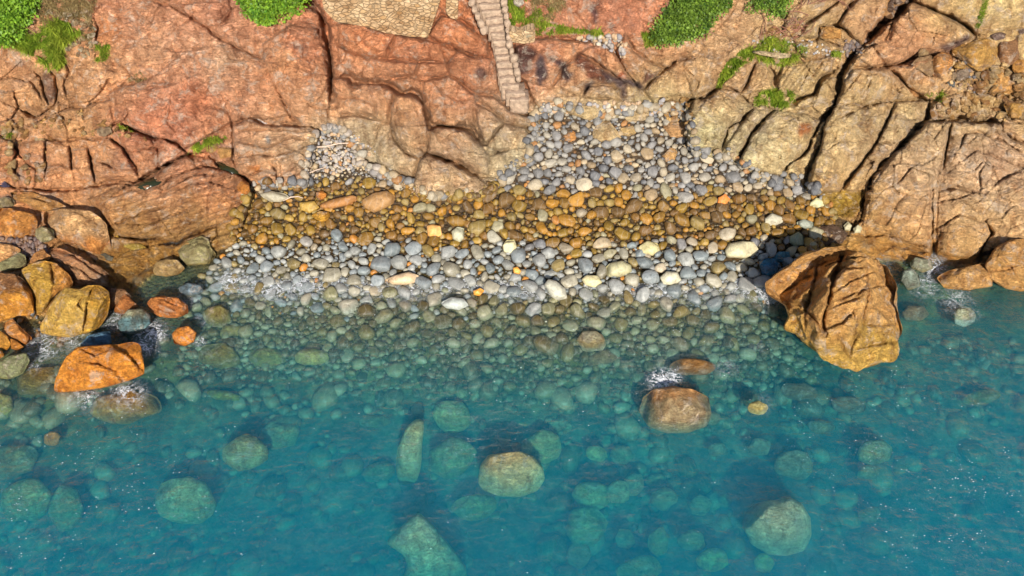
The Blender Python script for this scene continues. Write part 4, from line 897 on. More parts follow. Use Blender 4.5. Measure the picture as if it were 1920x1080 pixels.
B('boulder', 'brown rock just under water with white foam on it, above the large grey-brown boulder', 'boulder', ell(1298,688,42,17), -.25, (170,125,80), .6, 4, .08, 3)
B('boulder', 'big round boulder in the lower middle with a warm speckled top near the surface', 'boulder', [(896,905),(900,872),(915,853),(940,850),(975,846),(1000,856),(1018,875),(1022,900),(1008,920),(975,932),(935,930),(908,920)], -1.15, (215,190,145), .85, 5, .07, 3, back=2., col2=((225,160,95),'top',.6))
B('boulder', 'large round pale boulder deep under water in the lower right', 'boulder', [(1392,985),(1398,960),(1420,942),(1455,937),(1480,932),(1505,945),(1520,970),(1522,1005),(1508,1032),(1475,1042),(1440,1040),(1408,1020)], -1.65, (215,195,165), .85, 5, .06, 1, back=2.)
B('boulder', 'long upright submerged pillar rock in the lower middle', 'boulder', [(780,784),(796,788),(792,830),(788,880),(780,905),(748,910),(742,880),(745,845),(760,805)], -1.45, (200,190,150), .8, 4, .08, 2, back=1.2)
B('boulder', 'cone-shaped rock deep under water at the bottom edge left of the middle', 'boulder', [(785,958),(812,985),(840,1020),(872,1060),(878,1105),(750,1105),(765,1060),(758,1040),(722,1018),(750,990)], -2.2, (205,190,155), .7, 4, .08, 1, back=1.3)
GS = 'boulders under deep water'
SUB = [(460,848,39,33,-1.05,'brightest submerged boulder on the left, tilted, with a shadowed right side',(200,180,130)),
(525,815,36,27,-1.5,'dim round boulder right of the bright tilted one',(170,160,125)),
(345,940,57,42,-1.5,'wide blunt boulder with a notch on top under water, lower left',(190,185,145)),
(50,940,46,38,-1.4,'faint tilted boulder under water in the lower left corner',(170,165,120)),
(125,955,30,42,-1.5,'upright faint boulder next to the one in the lower left corner',(160,160,120)),
(235,762,66,28,-.55,'low brown mossy boulder just below the big bright orange one',(180,135,70)),
(97,822,15,13,-.6,'small orange stone under water on the left',(235,140,60)),
(380,882,28,17,-1.9,'faint flat stone between two brighter submerged boulders on the left',(170,165,130)),
(20,865,48,30,-1.1,'broad dim rock under water at the left edge',(140,130,95)),
(848,780,35,29,-1.35,'round pale boulder just right of the submerged pillar top',(190,180,130)),
(846,860,43,34,-1.7,'wide dim boulder between the submerged pillar and the warm speckled one',(170,160,120)),
(1018,838,36,29,-1.45,'pale boulder touching the upper right of the warm speckled one',(200,180,130)),
(945,820,12,14,-1.5,'small pinkish pointed stone above the warm speckled boulder',(190,140,120)),
(968,838,9,9,-1.5,'tiny pinkish stone touching the top of the warm speckled boulder',(190,140,120)),
(892,950,42,23,-2.0,'flat pale rock left below the warm speckled boulder',(180,170,120)),
(975,798,24,16,-1.8,'faint stone in the blue water above the warm speckled boulder',(160,150,115)),
(1049,800,21,14,-1.6,'small oval stone above the pale boulder in the middle',(180,170,130)),
(1117,851,21,14,-1.5,'bright small oval stone right of the pale middle boulder',(205,190,140)),
(1165,853,20,18,-1.8,'dim round stone beside the bright small oval one',(165,155,125)),
(1135,827,16,12,-1.9,'faint little stone above the dim round one',(150,150,120)),
(1110,930,33,29,-1.8,'round dull boulder in the group of submerged stones right of the middle',(190,175,130)),
(1160,922,22,20,-1.7,'light stone joined to a darker one, right of the round dull boulder',(205,180,145)),
(1187,908,18,22,-1.8,'darker stone leaning on the light one, right of the round dull boulder',(175,155,130)),
(1245,935,24,20,-1.9,'oval dull stone right of the joined pair',(185,160,130)),
(1230,900,20,11,-2.1,'flat faint stone above the oval dull one',(160,150,120)),
(1098,990,38,36,-2.1,'large faint boulder below the round dull one',(180,165,120)),
(1172,1010,18,18,-2.4,'faint round stone at the bottom between the large faint boulder and the pear-shaped one',(165,155,120)),
(1235,1015,18,26,-2.2,'pear-shaped faint boulder at the bottom right of the middle',(185,170,125)),
(1200,1068,42,24,-2.4,'broad faint rock cut by the bottom edge right of the middle',(170,160,115)),
(1085,1040,22,24,-2.6,'very faint stone near the bottom edge below the large faint boulder',(150,145,110)),
(1345,842,17,12,-1.5,'small faint oval stone below the large grey-brown boulder',(165,155,135)),
(1425,838,20,16,-1.4,'grey stone under water right of the large grey-brown boulder',(170,160,140)),
(1490,872,36,26,-1.4,'broad grey-brown rock among glints, lower right',(175,155,130)),
(1640,848,32,22,-1.2,'long brown rock under the glinting water on the right',(190,160,120)),
(1628,886,22,13,-1.6,'flat stone just below the long brown rock on the right',(170,155,115)),
(1313,948,20,18,-2.0,'round dull stone left of the large round pale boulder',(175,160,130)),
(1360,938,13,11,-2.2,'tiny faint stone close left of the large round pale boulder',(150,145,120)),
(1297,1014,24,20,-2.1,'roundish stone near the bottom, left of the large round pale boulder',(170,160,125)),
(1335,1050,29,22,-2.2,'light rounded boulder at the bottom edge, left of the large round pale one',(195,190,130)),
(1432,1056,18,18,-2.3,'light stone at the bottom edge beneath the large round pale boulder',(195,195,130)),
(1630,965,20,14,-2.1,'faint stone alone in the open teal water on the right',(150,140,100)),
(1335,785,16,12,-1.1,'small brown stone right of the large grey-brown boulder',(160,130,100)),
(1500,735,34,16,-.9,'brown rock under choppy water below the fluted rock',(150,120,95)),
(1590,760,30,15,-1.0,'dark grey rock under choppy water, right below the fluted rock',(130,115,100)),
(1840,745,34,14,-1.1,'olive rock under water near the right edge',(150,130,70)),
(1540,800,26,12,-1.3,'mottled brown rock under the ripples, lower right of the fluted rock',(160,130,100)),
(585,668,34,15,-.5,'pale mossy boulder in the green shallows left of the middle',(185,180,120)),
(410,668,40,24,-.55,'wide olive boulder under water right of the small bright orange one',(150,135,75)),
(500,680,36,26,-.85,'olive round boulder in the green shallows on the left',(150,140,80)),
(435,625,30,16,-.5,'olive flat stone above the wide olive boulder',(160,145,90)),
(1108,640,25,19,-.12,'whitish round boulder breaking the surface alone in the middle shallows',(190,184,160)),
(1130,672,34,14,-.6,'brown flat boulder right below the whitish round one',(150,125,90)),
(225,720,26,12,-.6,'submerged brown stone along the lower edge of the big bright orange boulder',(150,115,60)),
(420,742,36,9,-.9,'thin olive slab under the ripples, left of the middle',(170,150,60)),
(710,885,32,18,-2.2,'very faint rock left of the submerged pillar foot',(150,150,110)),
(700,790,30,12,-1.6,'faint flat stone left of the submerged pillar top',(160,150,115)),
(5,760,20,24,-.4,'yellow-green boulder under water cut by the left edge',(170,160,95)),
]
for u, v, rx, ry, z0, lb, c in SUB:
    B('boulder', lb, 'boulder', ell(u, v, rx * 1.06, ry * 1.06, random.uniform(-.3, .3)), z0 * 1.2 - .05, np.array(c) * .97, .75, 4, .10, 1, group=GS, p=2.2, back=2.2)
# scattered fainter rocks on the sea floor, unmarked in the photo's haze
# upper right jumble
GU = 'loose boulders in the upper right jumble'
def zs(u, v): return float(surf(u, v)[0, 2])
JUM = [
 (z3((1100,560),(1200,500),(1330,470),(1400,430),(1500,430),(1645,500),(1610,650),(1580,740),(1480,800),(1400,800),(1300,740),(1200,650),(1130,630)),(208,154,80),'large angular golden boulder with a ridge line, biggest of the jumble',6),
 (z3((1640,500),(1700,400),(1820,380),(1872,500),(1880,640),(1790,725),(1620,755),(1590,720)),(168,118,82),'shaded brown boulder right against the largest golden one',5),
 (z3((1120,800),(1280,768),(1332,860),(1165,922)),(152,128,112),'grey squared block in the jumble',5),
 (z3((1140,950),(1310,870),(1338,1000),(1250,1062),(1130,1050)),(204,164,114),'cream squared block below the grey one',5),
 (z3((1125,720),(1200,688),(1330,772),(1250,785),(1140,765)),(194,144,74),'slim golden stone above the grey squared block',4),
 (z3((1330,890),(1400,850),(1470,870),(1440,920),(1340,925)),(198,142,72),'small golden stone right of the cream squared block',3),
 (z3((1335,935),(1450,928),(1465,1012),(1345,1032)),(150,106,72),'small brown stone right of the cream squared block',4),
 (z3((1790,700),(1850,668),(1930,675),(2000,750),(1930,900),(1860,872),(1790,790)),(212,148,74),'rounded golden boulder cut by the right edge, upper corner',4),
 (z3((1460,960),(1550,880),(1720,780),(1930,920),(1960,1080),(1640,1045),(1480,1042)),(212,152,88),'broad orange boulder with two dark grooves near the right edge',5),
 (z3((640,735),(720,650),(860,622),(920,650),(900,830),(870,868),(760,810)),(190,150,112),'flat tan boulder capping the ledge below the red dome',5),
 (z3((900,640),(1000,582),(1110,618),(1125,720),(1050,800),(960,870),(890,860)),(208,142,82),'orange block right of the flat tan boulder on the ledge',5),
 (z3((610,970),(720,1000),(800,1085),(660,1095)),(186,132,84),'brown flat stone in the corner under the orange ledge',4),
 (z4((1085,810),(1200,790),(1330,800),(1340,975),(1150,970)),(208,154,80),'smooth golden boulder near the right edge above the folded slab',4),
 (z3((1850,300),(1930,280),(1960,350),(1900,400),(1860,370)),(120,96,90),'dark stone at the right edge, top corner',4),
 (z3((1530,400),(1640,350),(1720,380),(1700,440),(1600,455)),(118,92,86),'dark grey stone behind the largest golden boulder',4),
 (t3((770,200),(775,155),(830,148),(905,170),(925,205),(870,218),(800,218)),(204,146,82),'small oval orange boulder by the dark crevice, above the grass',3),
 (z4((440,560),(500,540),(550,560),(540,620),(480,630)),(110,110,115),'small blue-grey stone in the gap of the jumble',3),
 (z4((930,400),(1010,395),(1020,440),(960,480),(930,440)),(170,150,110),'small olive stone below the shaded brown boulder',3),
 (z4((480,340),(540,300),(560,340),(510,380)),(130,100,85),'small dark stone at the left of the jumble',3),
 (z1((-30,0),(0,-20),(60,0),(120,60),(90,100),(20,110),(-30,60)),(70,62,90),'dark purple-blue rock at the left edge above the boulder pile',6),
 (t1((535,730),(570,712),(620,715),(630,745),(590,768),(545,760)),(168,140,115),'rounded grey-tan stone resting on the ledge of the left cliff',3),
 (t1((430,640),(450,628),(478,640),(470,655),(440,655)),(205,165,120),'small cream stone on the left cliff ledge',3),
 (t1((1420,672),(1445,655),(1475,668),(1470,690),(1430,690)),(205,195,200),'white stone on top of the bedded rock block, left one of two',3),
 (t1((1462,682),(1490,672),(1510,688),(1500,708),(1470,704)),(190,180,190),'white stone on top of the bedded rock block, right one of two',3),
 (t1((1150,830),(1185,808),(1225,812),(1228,842),(1190,862),(1155,852)),(205,160,95),'cream stone beside the grass tuft above the bedded rock',4),
 (t1((1215,840),(1250,825),(1300,835),(1300,880),(1240,895)),(205,150,90),'tan stone right of the cream one beside the grass tuft',4),
 (t1((1330,1050),(1360,1015),(1400,1030),(1408,1075),(1380,1100),(1345,1095)),(210,130,50),'rounded orange stone at the right tip of the striped ledge',3),
 (z5((320,800),(440,775),(560,800),(610,830),(520,880),(400,875)),(168,156,140),'long pale grey slab stone at the left end of the cobble beach',4),
 (z5((870,900),(1000,850),(1180,810),(1250,840),(1180,900),(1000,940),(900,940)),(165,110,60),'long brown rock lying in the cobbles at the left of the beach',5),
 (z5((1260,860),(1380,790),(1500,770),(1620,850),(1500,930),(1380,980),(1290,930)),(165,120,75),'brown rock in the cobbles below the pale streaked ledge',5),
 (z5((690,880),(830,865),(880,930),(790,985),(700,950)),(176,136,60),'olive flat-topped boulder in the amber cobbles on the left',4),
 (z5((800,1000),(880,960),(980,970),(960,1060),(860,1060)),(205,145,40),'amber boulder below the olive flat-topped one',4),
 (z5((845,790),(900,770),(945,800),(935,850),(880,865),(850,840)),(212,128,45),'bright orange stone among grey ones left of the beach',3),
 (t6((235,330),(260,290),(340,275),(400,280),(430,325),(400,360),(320,388),(245,365)),(196,182,152),'biggest pale cream cobble, right of the beach at the waterline',4),
 (t5((1480,430),(1510,400),(1580,385),(1630,410),(1635,450),(1570,480),(1490,480)),(176,166,134),'large flat mossy cobble at the waterline right of the middle',4),
 (t5((1140,520),(1165,488),(1210,500),(1260,545),(1272,600),(1240,625),(1180,590)),(180,174,164),'long pale cobble tilted to the right at the waterline',4),
 (t5((235,500),(290,470),(380,448),(440,470),(430,505),(360,525),(270,520)),(204,170,140),'long pinkish cobble at the waterline left of the middle',4),
 (t5((555,625),(620,590),(690,600),(720,640),(660,665),(590,655)),(170,172,172),'pale grey wedge cobble awash in the middle',3),
 (t5((1670,310),(1720,272),(1780,290),(1795,330),(1750,360),(1690,350)),(196,180,136),'large cream cobble at the lower edge of the amber band',3),
 (t5((480,190),(510,180),(560,190),(566,240),(530,268),(485,245)),(224,160,90),'peach-orange cobble alone among grey ones in the amber band',3),
 (t5((1350,490),(1380,465),(1440,470),(1470,510),(1430,540),(1370,525)),(206,190,150),'cream oval cobble wet by foam right of the middle',3),
 (t5((1790,480),(1830,445),(1890,450),(1915,495),(1880,530),(1810,520)),(200,190,170),'cream round cobble in the right-hand foam',3),
 (t5((905,300),(930,270),(975,268),(988,310),(960,348),(915,340)),(206,192,156),'tall cream cobble in the middle of the amber band',3),
 (t5((620,220),(650,195),(690,205),(695,260),(665,285),(625,265)),(176,170,150),'tall grey cobble in the amber band, middle left',3),
 (t6((200,30),(240,8),(268,40),(240,72),(195,62)),(228,130,50),'round orange cobble on the right of the amber band',3),
 (t6((460,150),(500,118),(560,140),(565,170),(520,190),(465,188)),(184,174,158),'pale triangular cobble near the right end of the beach',3),
 (t6((640,170),(680,150),(735,170),(740,200),(690,208),(645,190)),(146,148,138),'grey-green oval cobble near the flat dark rock',3),
 (t6((715,60),(750,30),(800,45),(805,75),(760,90),(715,80)),(196,188,150),'cream cobble touching the right-hand slab',3),
 (t6((905,190),(930,165),(955,190),(940,220),(910,215)),(178,166,138),'left one of two pale cobbles by the foot of the right-hand slab',3),
 (t6((960,205),(985,182),(1010,200),(1000,230),(965,232)),(178,166,138),'right one of two pale cobbles by the foot of the right-hand slab',3),
 (t6((600,250),(650,222),(685,250),(680,300),(630,310),(600,285)),(120,125,105),'dark grey-green cobble left of the flat dark rock',3),
 (t5((965,425),(990,418),(1015,445),(1000,470),(970,462)),(228,150,50),'small vivid orange cobble in the pale waterline band',3),
 (t5((740,555),(780,540),(805,555),(780,585),(745,580)),(222,150,50),'small orange cobble awash in the middle',3),
]
for poly, c, lb, fc in JUM:
    if not lb: continue
    cu_, cv_ = np.mean(poly, 0); under = cv_ > 255 and 430 < cu_ < 1640
    cob = 'cobble' in lb
    B('cobble' if cob else ('boulder' if 'boulder' in lb or 'rock' in lb else 'stone'), lb, 'cobble' if cob else ('boulder' if 'boulder' in lb or 'rock' in lb else 'stone'), poly, zs(cu_, cv_) + (.10 if under else -.02), c,
      .75 if cv_ < 250 else .8, 5 if len(poly) > 8 else 4, .035 if cob else .09, 2 if cob else fc + 2, group=GU if (cv_ < 240 and cu_ > 1500) else None, mat=M_STONE if cob else None, p=2.2 if cob else 3.)
JPOLY = [q[0] for q in JUM if q[2]]

# ------------------------------------------------------------------ cobbles
COBREG = [(438,455),(452,420),(470,375),(484,345),(520,352),(575,352),(592,260),(625,240),(655,262),(668,300),(690,322),(765,350),(790,374),(900,374),(938,347),(960,322),(1004,300),(1010,250),(1005,212),(1040,205),(1110,222),
 (1150,222),(1200,206),(1290,210),(1288,255),(1300,290),(1345,296),(1392,308),(1430,345),(1475,345),(1530,362),(1552,395),(1560,420),(1480,500),(1440,545),(1480,640),(1540,700),(1500,770),(1100,770),(600,720),(330,700),(345,590),(350,540),(395,505)]
blocked = [np.array(p) for p in JPOLY + [t5((1335,800),(1480,800),(1480,900),(1335,900))]]
# rock humps between the upper cobbles
HUMPS = [(t2((1395,760),(1440,690),(1500,668),(1570,760),(1600,800),(1450,800)),(214,180,138)),
 (t2((1570,720),(1640,705),(1665,745),(1620,785),(1575,765)),(206,168,118)),
 (t2((1600,620),(1680,605),(1780,640),(1700,680),(1560,690)),(222,190,150)),
 (t2((1800,700),(1860,690),(1960,700),(1960,780),(1850,770)),(214,160,112)),
 (t2((1230,600),(1400,590),(1540,600),(1400,680),(1280,640)),(220,186,142)),
 (t2((1240,770),(1300,730),(1330,760),(1310,800),(1250,800)),(206,140,80)),
 (t2((1800,880),(1850,830),(1900,840),(1890,900),(1830,915)),(212,160,105))]
for i, (poly, c) in enumerate(HUMPS):
    cu_, cv_ = np.mean(poly, 0)
    lbs = ['cream wedge of bedrock poking through the upper cobbles','tan rock just right of the cream wedge among the upper cobbles','broad pale flat rock at the top of the cobbles','orange-tan rock at the top right end of the cobbles','long pale rock shelf above the cobbles below the stained outcrop','small orange rock left of the cream wedge','cream pointed stone among the grey cobbles near the upper right']
    B('rock_hump', lbs[i], 'rock', poly, zs(cu_, cv_) + .0, c, .5, 4, .12, 6)
    blocked.append(np.array(poly))
def cob_colour(u, v, z, r):
    q = rng.random(); v0_ = v
    v = v - .014 * (u - 900) + rng.normal(0, 7) + 34 * float(vn2(np.array(u / 55.), np.array(v / 200.), 12)) + 16 * float(vn2(np.array(u / 17.), np.array(v / 30.), 13))
    if v0_ > 555: v = v0_
    band = np.clip((v + 26 * float(vn2(np.array(u / 60.), np.array(v / 60.), 5)) - 352) / 14, 0, 1) * np.clip((468 - .012 * (u - 900) - v + 30 * float(vn2(np.array(u / 70.), np.array(v / 70.), 6))) / 22, 0, 1)
    if u < 480: band = max(band, .6 if v > 400 and v < 470 else 0)
    greys = [(154,150,146),(140,137,134),(168,162,152),(120,119,120),(178,168,150)]
    tans = [(190,168,134),(178,152,116),(196,180,152),(176,160,134)]
    amber = [(158,124,48),(146,108,42),(172,138,62),(136,98,42),(184,132,46),(156,132,76),(122,92,50)]
    pale = [(168,168,160),(154,160,160),(180,172,150),(140,148,148),(164,156,134),(174,174,168)]
    if v < 352 - 10:
        c = greys[rng.integers(5)] if q < (.72 if v > 262 else .62) else (tans[rng.integers(4)] if q < .95 else (184,132,80)); fam = 'grey' if c in greys else ('tan' if c in tans else 'orange')
    elif v < 462:
        c = amber[rng.integers(7)] if q < .92 else ((168,158,124) if q < .98 else (190,128,56)); fam = 'amber' if q < .92 else ('pale grey' if q < .98 else 'orange')
        if q < .8 and band < .3: c = greys[rng.integers(5)] if rng.random() < .5 else tans[rng.integers(4)]; fam = 'grey' if c in greys else 'tan'
    elif v < 600:
        c = pale[rng.integers(6)] if q < .90 else ((214,144,60) if q < .93 else (160,140,90)); fam = 'pale grey' if q < .9 else ('orange' if q < .93 else 'olive')
    else:
        c = [(150,142,96),(170,172,140),(132,112,72),(190,196,180)][rng.integers(4)]; fam = 'olive'
    if u < 720 and v < 335 and rng.random() < .75: c = [(196,176,150),(178,164,150),(206,180,140),(160,152,146)][rng.integers(4)]; fam = 'tan'
    if fam == 'orange' and r > 10: c = tans[rng.integers(4)]; fam = 'tan'
    if v > 555 and rng.random() < (v - 540) / 60: c = [(128,116,72),(112,100,64),(140,136,100),(104,92,58),(150,150,120)][rng.integers(5)]; fam = 'olive'
    c = lin(c) * rng.uniform(.8, 1.14)
    return c, fam
placed = []; cell = 26.; grid = {}
def okp(u, v, r, f):
    i, j = int(u // cell), int(v // cell)
    for a in range(i - 2, i + 3):
        for b in range(j - 2, j + 3):
            for (x, y, q) in grid.get((a, b), ()):
                if (x - u) ** 2 + ((y - v) * 1.12) ** 2 < ((q + r) * f) ** 2: return False
    return True
def addp(u, v, r): placed.append((u, v, r)); grid.setdefault((int(u // cell), int(v // cell)), []).append((u, v, r))
for p in blocked:
    n = len(p); c = p.mean(0); rr = np.sqrt(abs(np.sum(p[:, 0] * np.roll(p[:, 1], -1) - np.roll(p[:, 0], -1) * p[:, 1]) / 2) / math.pi)
    grid.setdefault((int(c[0] // cell), int(c[1] // cell)), []).append((c[0], c[1], rr * .8))
def zone_scale(u, v):
    s = np.interp(v, [205, 260, 340, 400, 470, 560, 620, 700, 770], [.60, .68, .78, .88, .95, 1.0, .95, 1.0, 1.1])
    if u < 760 and v < 470: s *= .85
    if u < 720 and v < 335: s *= .62
    if v > 450 and u < 620: s *= .8
    return s
for r0, tries, f in ((16, 260, 1.0), (13.5, 900, .96), (11.5, 3200, .93), (9.5, 6500, .9), (7.5, 14000, .86), (5.6, 22000, .84), (4.0, 22000, .82)):
    uu = rng.uniform(230, 1570, tries); vv = rng.uniform(204, 770, tries)
    ins = in_poly(uu, vv, COBREG)
    for p in blocked: ins &= ~in_poly(uu, vv, p.tolist())
    for u, v in zip(uu[ins], vv[ins]):
        if v > 600 and rng.random() < min(.9, (v - 590) / 140): continue
        if u < 420 and rng.random() < .5: continue
        r = r0 * rng.uniform(.88, 1.14) * zone_scale(u, v)
        if okp(u, v, r, f): addp(u, v, r)
pl = np.array(placed); print('cobbles', len(pl))
PS = surf(pl[:, 0], pl[:, 1])
protos = []
for k in range(14):
    V, Fa = ico(3); rs = np.random.default_rng(100 + k); p = rs.uniform(2.1, 3.0)
    r = (np.abs(V[:, 0]) ** p + np.abs(V[:, 1]) ** p + np.abs(V[:, 2]) ** 2.2) ** (-1 / p)
    W = V * r[:, None]; W = W + V * (.22 * fbm3(V * .8 + k * 9.1, 2, k))[:, None]
    for _ in range(6):
        nd = rs.normal(size=3); nd[2] *= .6; nd /= np.linalg.norm(nd); pr_ = W @ nd; W -= nd * (np.maximum(pr_ - rs.uniform(.62, .86), 0) * .8)[:, None]
    W /= np.abs(W[:, :2]).max(); protos.append((W, Fa))
me_protos = [mesh_np('cobble', W, Fa, M_COB, True, None, {'wet': np.zeros(len(W))}) for W, Fa in protos]
lowp = []
for k in range(14):
    V, Fa = ico(2); W3, F3 = protos[k]
    V3 = ico(3)[0]; ii = np.array([np.argmax(V3 @ v) for v in V]); lowp.append((W3[ii], Fa))
order = np.argsort(-pl[:, 2] * (PS[:, 2] > -.35)); NIND = 262
def nth(n, N):
    if n == 0: return 'leftmost'
    if n == N - 1: return 'rightmost'
    w_ = ['', 'second', 'third', 'fourth', 'fifth', 'sixth', 'seventh', 'eighth', 'ninth', 'tenth', 'eleventh', 'twelfth']
    if n <= (N - 1) / 2 and n < 12: return w_[n] + ' from the left'
    return (w_[N - 1 - n] + ' from the right') if N - 1 - n < 12 else 'middle one'
MV, MF, MC, off = [], [], [], 0; inds = []
for rank, i in enumerate(order):
    u, v, r = pl[i]; pos = PS[i]; m = 1.07 * r / F * ((pos - CP) @ FW)
    asp = rng.uniform(.62, .95); k = rng.integers(14); ang = rng.uniform(0, math.pi) if rng.random() < .4 else rng.normal(0, .6)
    sx, sy, sz = m * 1.16, m * 1.16 * asp, m * rng.uniform(.5, .8)
    tilt = rng.normal(0, .16, 2); c, fam = cob_colour(u, v, pos[2], r)
    slope = .28 if v < 470 else .1
    Mx = (Matrix.Rotation(slope + tilt[0], 3, 'X') @ Matrix.Rotation(tilt[1], 3, 'Y') @ Matrix.Rotation(ang, 3, 'Z'))
    loc = pos + np.array([0, 0, sz * rng.uniform(.15, .5)])
    if rank < NIND:
        o = link('cobble', me_protos[k], None, Vector(loc)); o.rotation_euler = Mx.to_euler(); o.scale = (sx, sy, sz)
        cc = c * ALB; o.color = (*[float(x) for x in cc], 1)
        shape = 'oval' if asp < .8 else 'rounded'
        band = 'on the dry upper beach' if v < 345 else ('in the amber band' if v < 462 else ('at the water\'s edge' if v < 540 else 'in the shallows'))
        part = 'left of the snout' if u < 780 else ('below the snout' if u < 960 else ('below the steps' if u < 1100 else ('mid right' if u < 1260 else ('by the cream cobble' if u < 1420 else 'by the right slab'))))
        inds.append((o, fam, shape, band, part, u))
    else:
        W, Fa = lowp[k]; A = np.array(Mx) * np.array([sx, sy, sz]); MV.append(W @ A.T + loc); MF.append(Fa + off); off += len(W)
        MC.append(np.tile(c, (len(W), 1)))
from collections import defaultdict
dd = defaultdict(list)
for t in inds: dd[t[1:5]].append(t)
for key, L in dd.items():
    L.sort(key=lambda t: t[5]); fam, shape, band, part = key
    for n, t in enumerate(L):
        lb = f'{fam} {shape} cobble {band}, {part}' if len(L) == 1 else f'{nth(n, len(L))} {fam} {shape} cobble {band}, {part}'
        tag(t[0], lb, 'cobble', 'larger rounded cobbles of the beach')
# stones spilled against the rock along the edge of the beach
ep = []
for (x0, y0), (x1, y1) in zip(COBREG[:33], COBREG[1:34]):
    L_ = math.hypot(x1 - x0, y1 - y0); nr_ = np.array([y1 - y0, x0 - x1]) / L_
    for _ in range(int(L_ / 2.2)):
        t_ = rng.random(); o_ = abs(rng.normal(0, 7)) + 1; ep.append((x0 + (x1 - x0) * t_ + nr_[0] * o_, y0 + (y1 - y0) * t_ + nr_[1] * o_))
ep = np.array(ep); es = surf(ep[:, 0], ep[:, 1])
for (u, v), pos in zip(ep, es):
    m = rng.choice([.06, .09, .13, .19]) * rng.uniform(.8, 1.2); W, Fa = lowp[rng.integers(14)]; c, _ = cob_colour(u, v, pos[2], 5)
    A = np.array(Matrix.Rotation(.35, 3, 'X') @ Matrix.Rotation(rng.uniform(0, 6), 3, 'Z')) * np.array([m * 1.2, m, m * .7]); MV.append(W @ A.T + pos + [0, -m * .3, m * .3]); MF.append(Fa + off); off += len(W); MC.append(np.tile(c * .9, (len(W), 1)))
# gravel between the cobbles
n = 9000; uu = rng.uniform(230, 1600, n); vv = rng.uniform(204, 720, n); ins = in_poly(uu, vv, COBREG); uu, vv = uu[ins], vv[ins]; gs = surf(uu, vv)
for u, v, pos in zip(uu, vv, gs):
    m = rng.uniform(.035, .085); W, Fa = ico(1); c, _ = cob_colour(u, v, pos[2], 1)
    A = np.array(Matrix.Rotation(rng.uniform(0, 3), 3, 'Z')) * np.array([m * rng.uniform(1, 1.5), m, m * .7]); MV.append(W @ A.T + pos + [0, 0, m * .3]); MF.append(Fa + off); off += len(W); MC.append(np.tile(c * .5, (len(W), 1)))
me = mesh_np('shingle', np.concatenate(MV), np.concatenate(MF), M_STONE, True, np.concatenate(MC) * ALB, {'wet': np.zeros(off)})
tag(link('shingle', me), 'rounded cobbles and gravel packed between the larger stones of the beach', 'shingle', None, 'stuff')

# dim stones lying about on the sea floor
MV, MF, MC, off = [], [], [], 0
for _ in range(1500):
    u, v = rng.uniform(-60, 1980), 640 + 460 * rng.random() ** 1.5; pos = surf(u, v)[0]
    if pos[2] > -.35 or rng.random() > (1. if 1020 < u < 1420 or v < 780 else .45): continue
    m = (rng.uniform(.10, .26) if rng.random() < .82 else rng.uniform(.3, .55)) * (.62 if v < 730 else 1.); W, Fa = lowp[rng.integers(14)]; q = lin([(150,140,104),(128,118,86),(108,100,72),(172,158,124)][rng.integers(4)]) * (.6 if v < 730 else .9)
    A = np.array(Matrix.Rotation(rng.uniform(0, 6), 3, 'Z')) * np.array([m * rng.uniform(1, 1.4), m, m * .75]); MV.append(W @ A.T + pos + [0, 0, m * .3]); MF.append(Fa + off); off += len(W); MC.append(np.tile(q, (len(W), 1)))
tag(link('seabed_stones', mesh_np('seabed_stones', np.concatenate(MV), np.concatenate(MF), M_STONE, True, np.concatenate(MC) * ALB, {'wet': np.zeros(off)})), 'small dim stones strewn over the sea floor under the teal water', 'rubble', None, 'stuff')

# small loose stones scattered on ledges: their own patches of rubble
angp = []
for k in range(10):
    V, Fa = ico(2); rs = np.random.default_rng(300 + k); W = V.copy()
    for _ in range(11):
        nd = rs.normal(size=3); nd /= np.linalg.norm(nd); pr_ = W @ nd; W -= nd * np.maximum(pr_ - rs.uniform(.45, .75), 0)[:, None]
    W += V * (.12 * fbm3(V * 1.6 + k * 3, 3, k))[:, None]; angp.append((W * np.array([1.5, 1.2, 1.1]), Fa))
def rubble(name, label, poly, n, rr, cols, ang=False):
    lowp = angp * 2 if ang else globals()['lowp']
    xs = [p[0] for p in poly]; ys = [p[1] for p in poly]; MV, MF, MC, off = [], [], [], 0; k = 0
    while k < n:
        u, v = rng.uniform(min(xs), max(xs)), rng.uniform(min(ys), max(ys)); k += 1
        if not in_poly(np.array([u]), np.array([v]), poly)[0]: continue
        pos = surf(u, v)[0]; m = rng.uniform(*rr) / 44; W, Fa = lowp[rng.integers(14)]
        A = np.array(Matrix.Rotation(.7 + rng.normal(0, .3), 3, 'X') @ Matrix.Rotation(rng.uniform(0, 6), 3, 'Z')) * np.array([m * 1.25, m, m * .7])
        MV.append(W @ A.T + pos + np.array([0, -.3, .4]) * m); MF.append(Fa + off); off += len(W); MC.append(np.tile(lin(cols[rng.integers(len(cols))]), (len(W), 1)))
    if MV: tag(link(name, mesh_np(name, np.concatenate(MV), np.concatenate(MF), M_ROCK if ang else M_STONE, not ang, np.concatenate(MC) * ALB * ((1.15, 1.22, 1.1) if ang else (1, 1, 1)), {'wet': np.zeros(off)})), label, 'rubble', None, 'stuff')
wh = [(205,190,168),(176,166,158),(200,165,128),(164,158,158)]
rubble('loose_stones', 'white and tan stones heaped on the ledge above the stained outcrop', t2((1300,215),(1440,205),(1560,200),(1610,260),(1590,320),(1530,320),(1490,270),(1400,240)), 160, (2.5, 6.5), wh)
rubble('loose_stones', 'small white stones and chips lying beside the bedded rock block', z5((900,200),(1200,240),(1400,420),(1300,480),(1240,560),(1000,620),(860,560),(860,330)), 260, (1.5, 4.5), wh)
rubble('loose_stones', 'pale stones at the foot of the stone steps, around the top of the cobbles', t2((1050,620),(1130,600),(1800,560),(1920,600),(1900,650),(1300,640),(1120,650)), 160, (2, 6), wh)
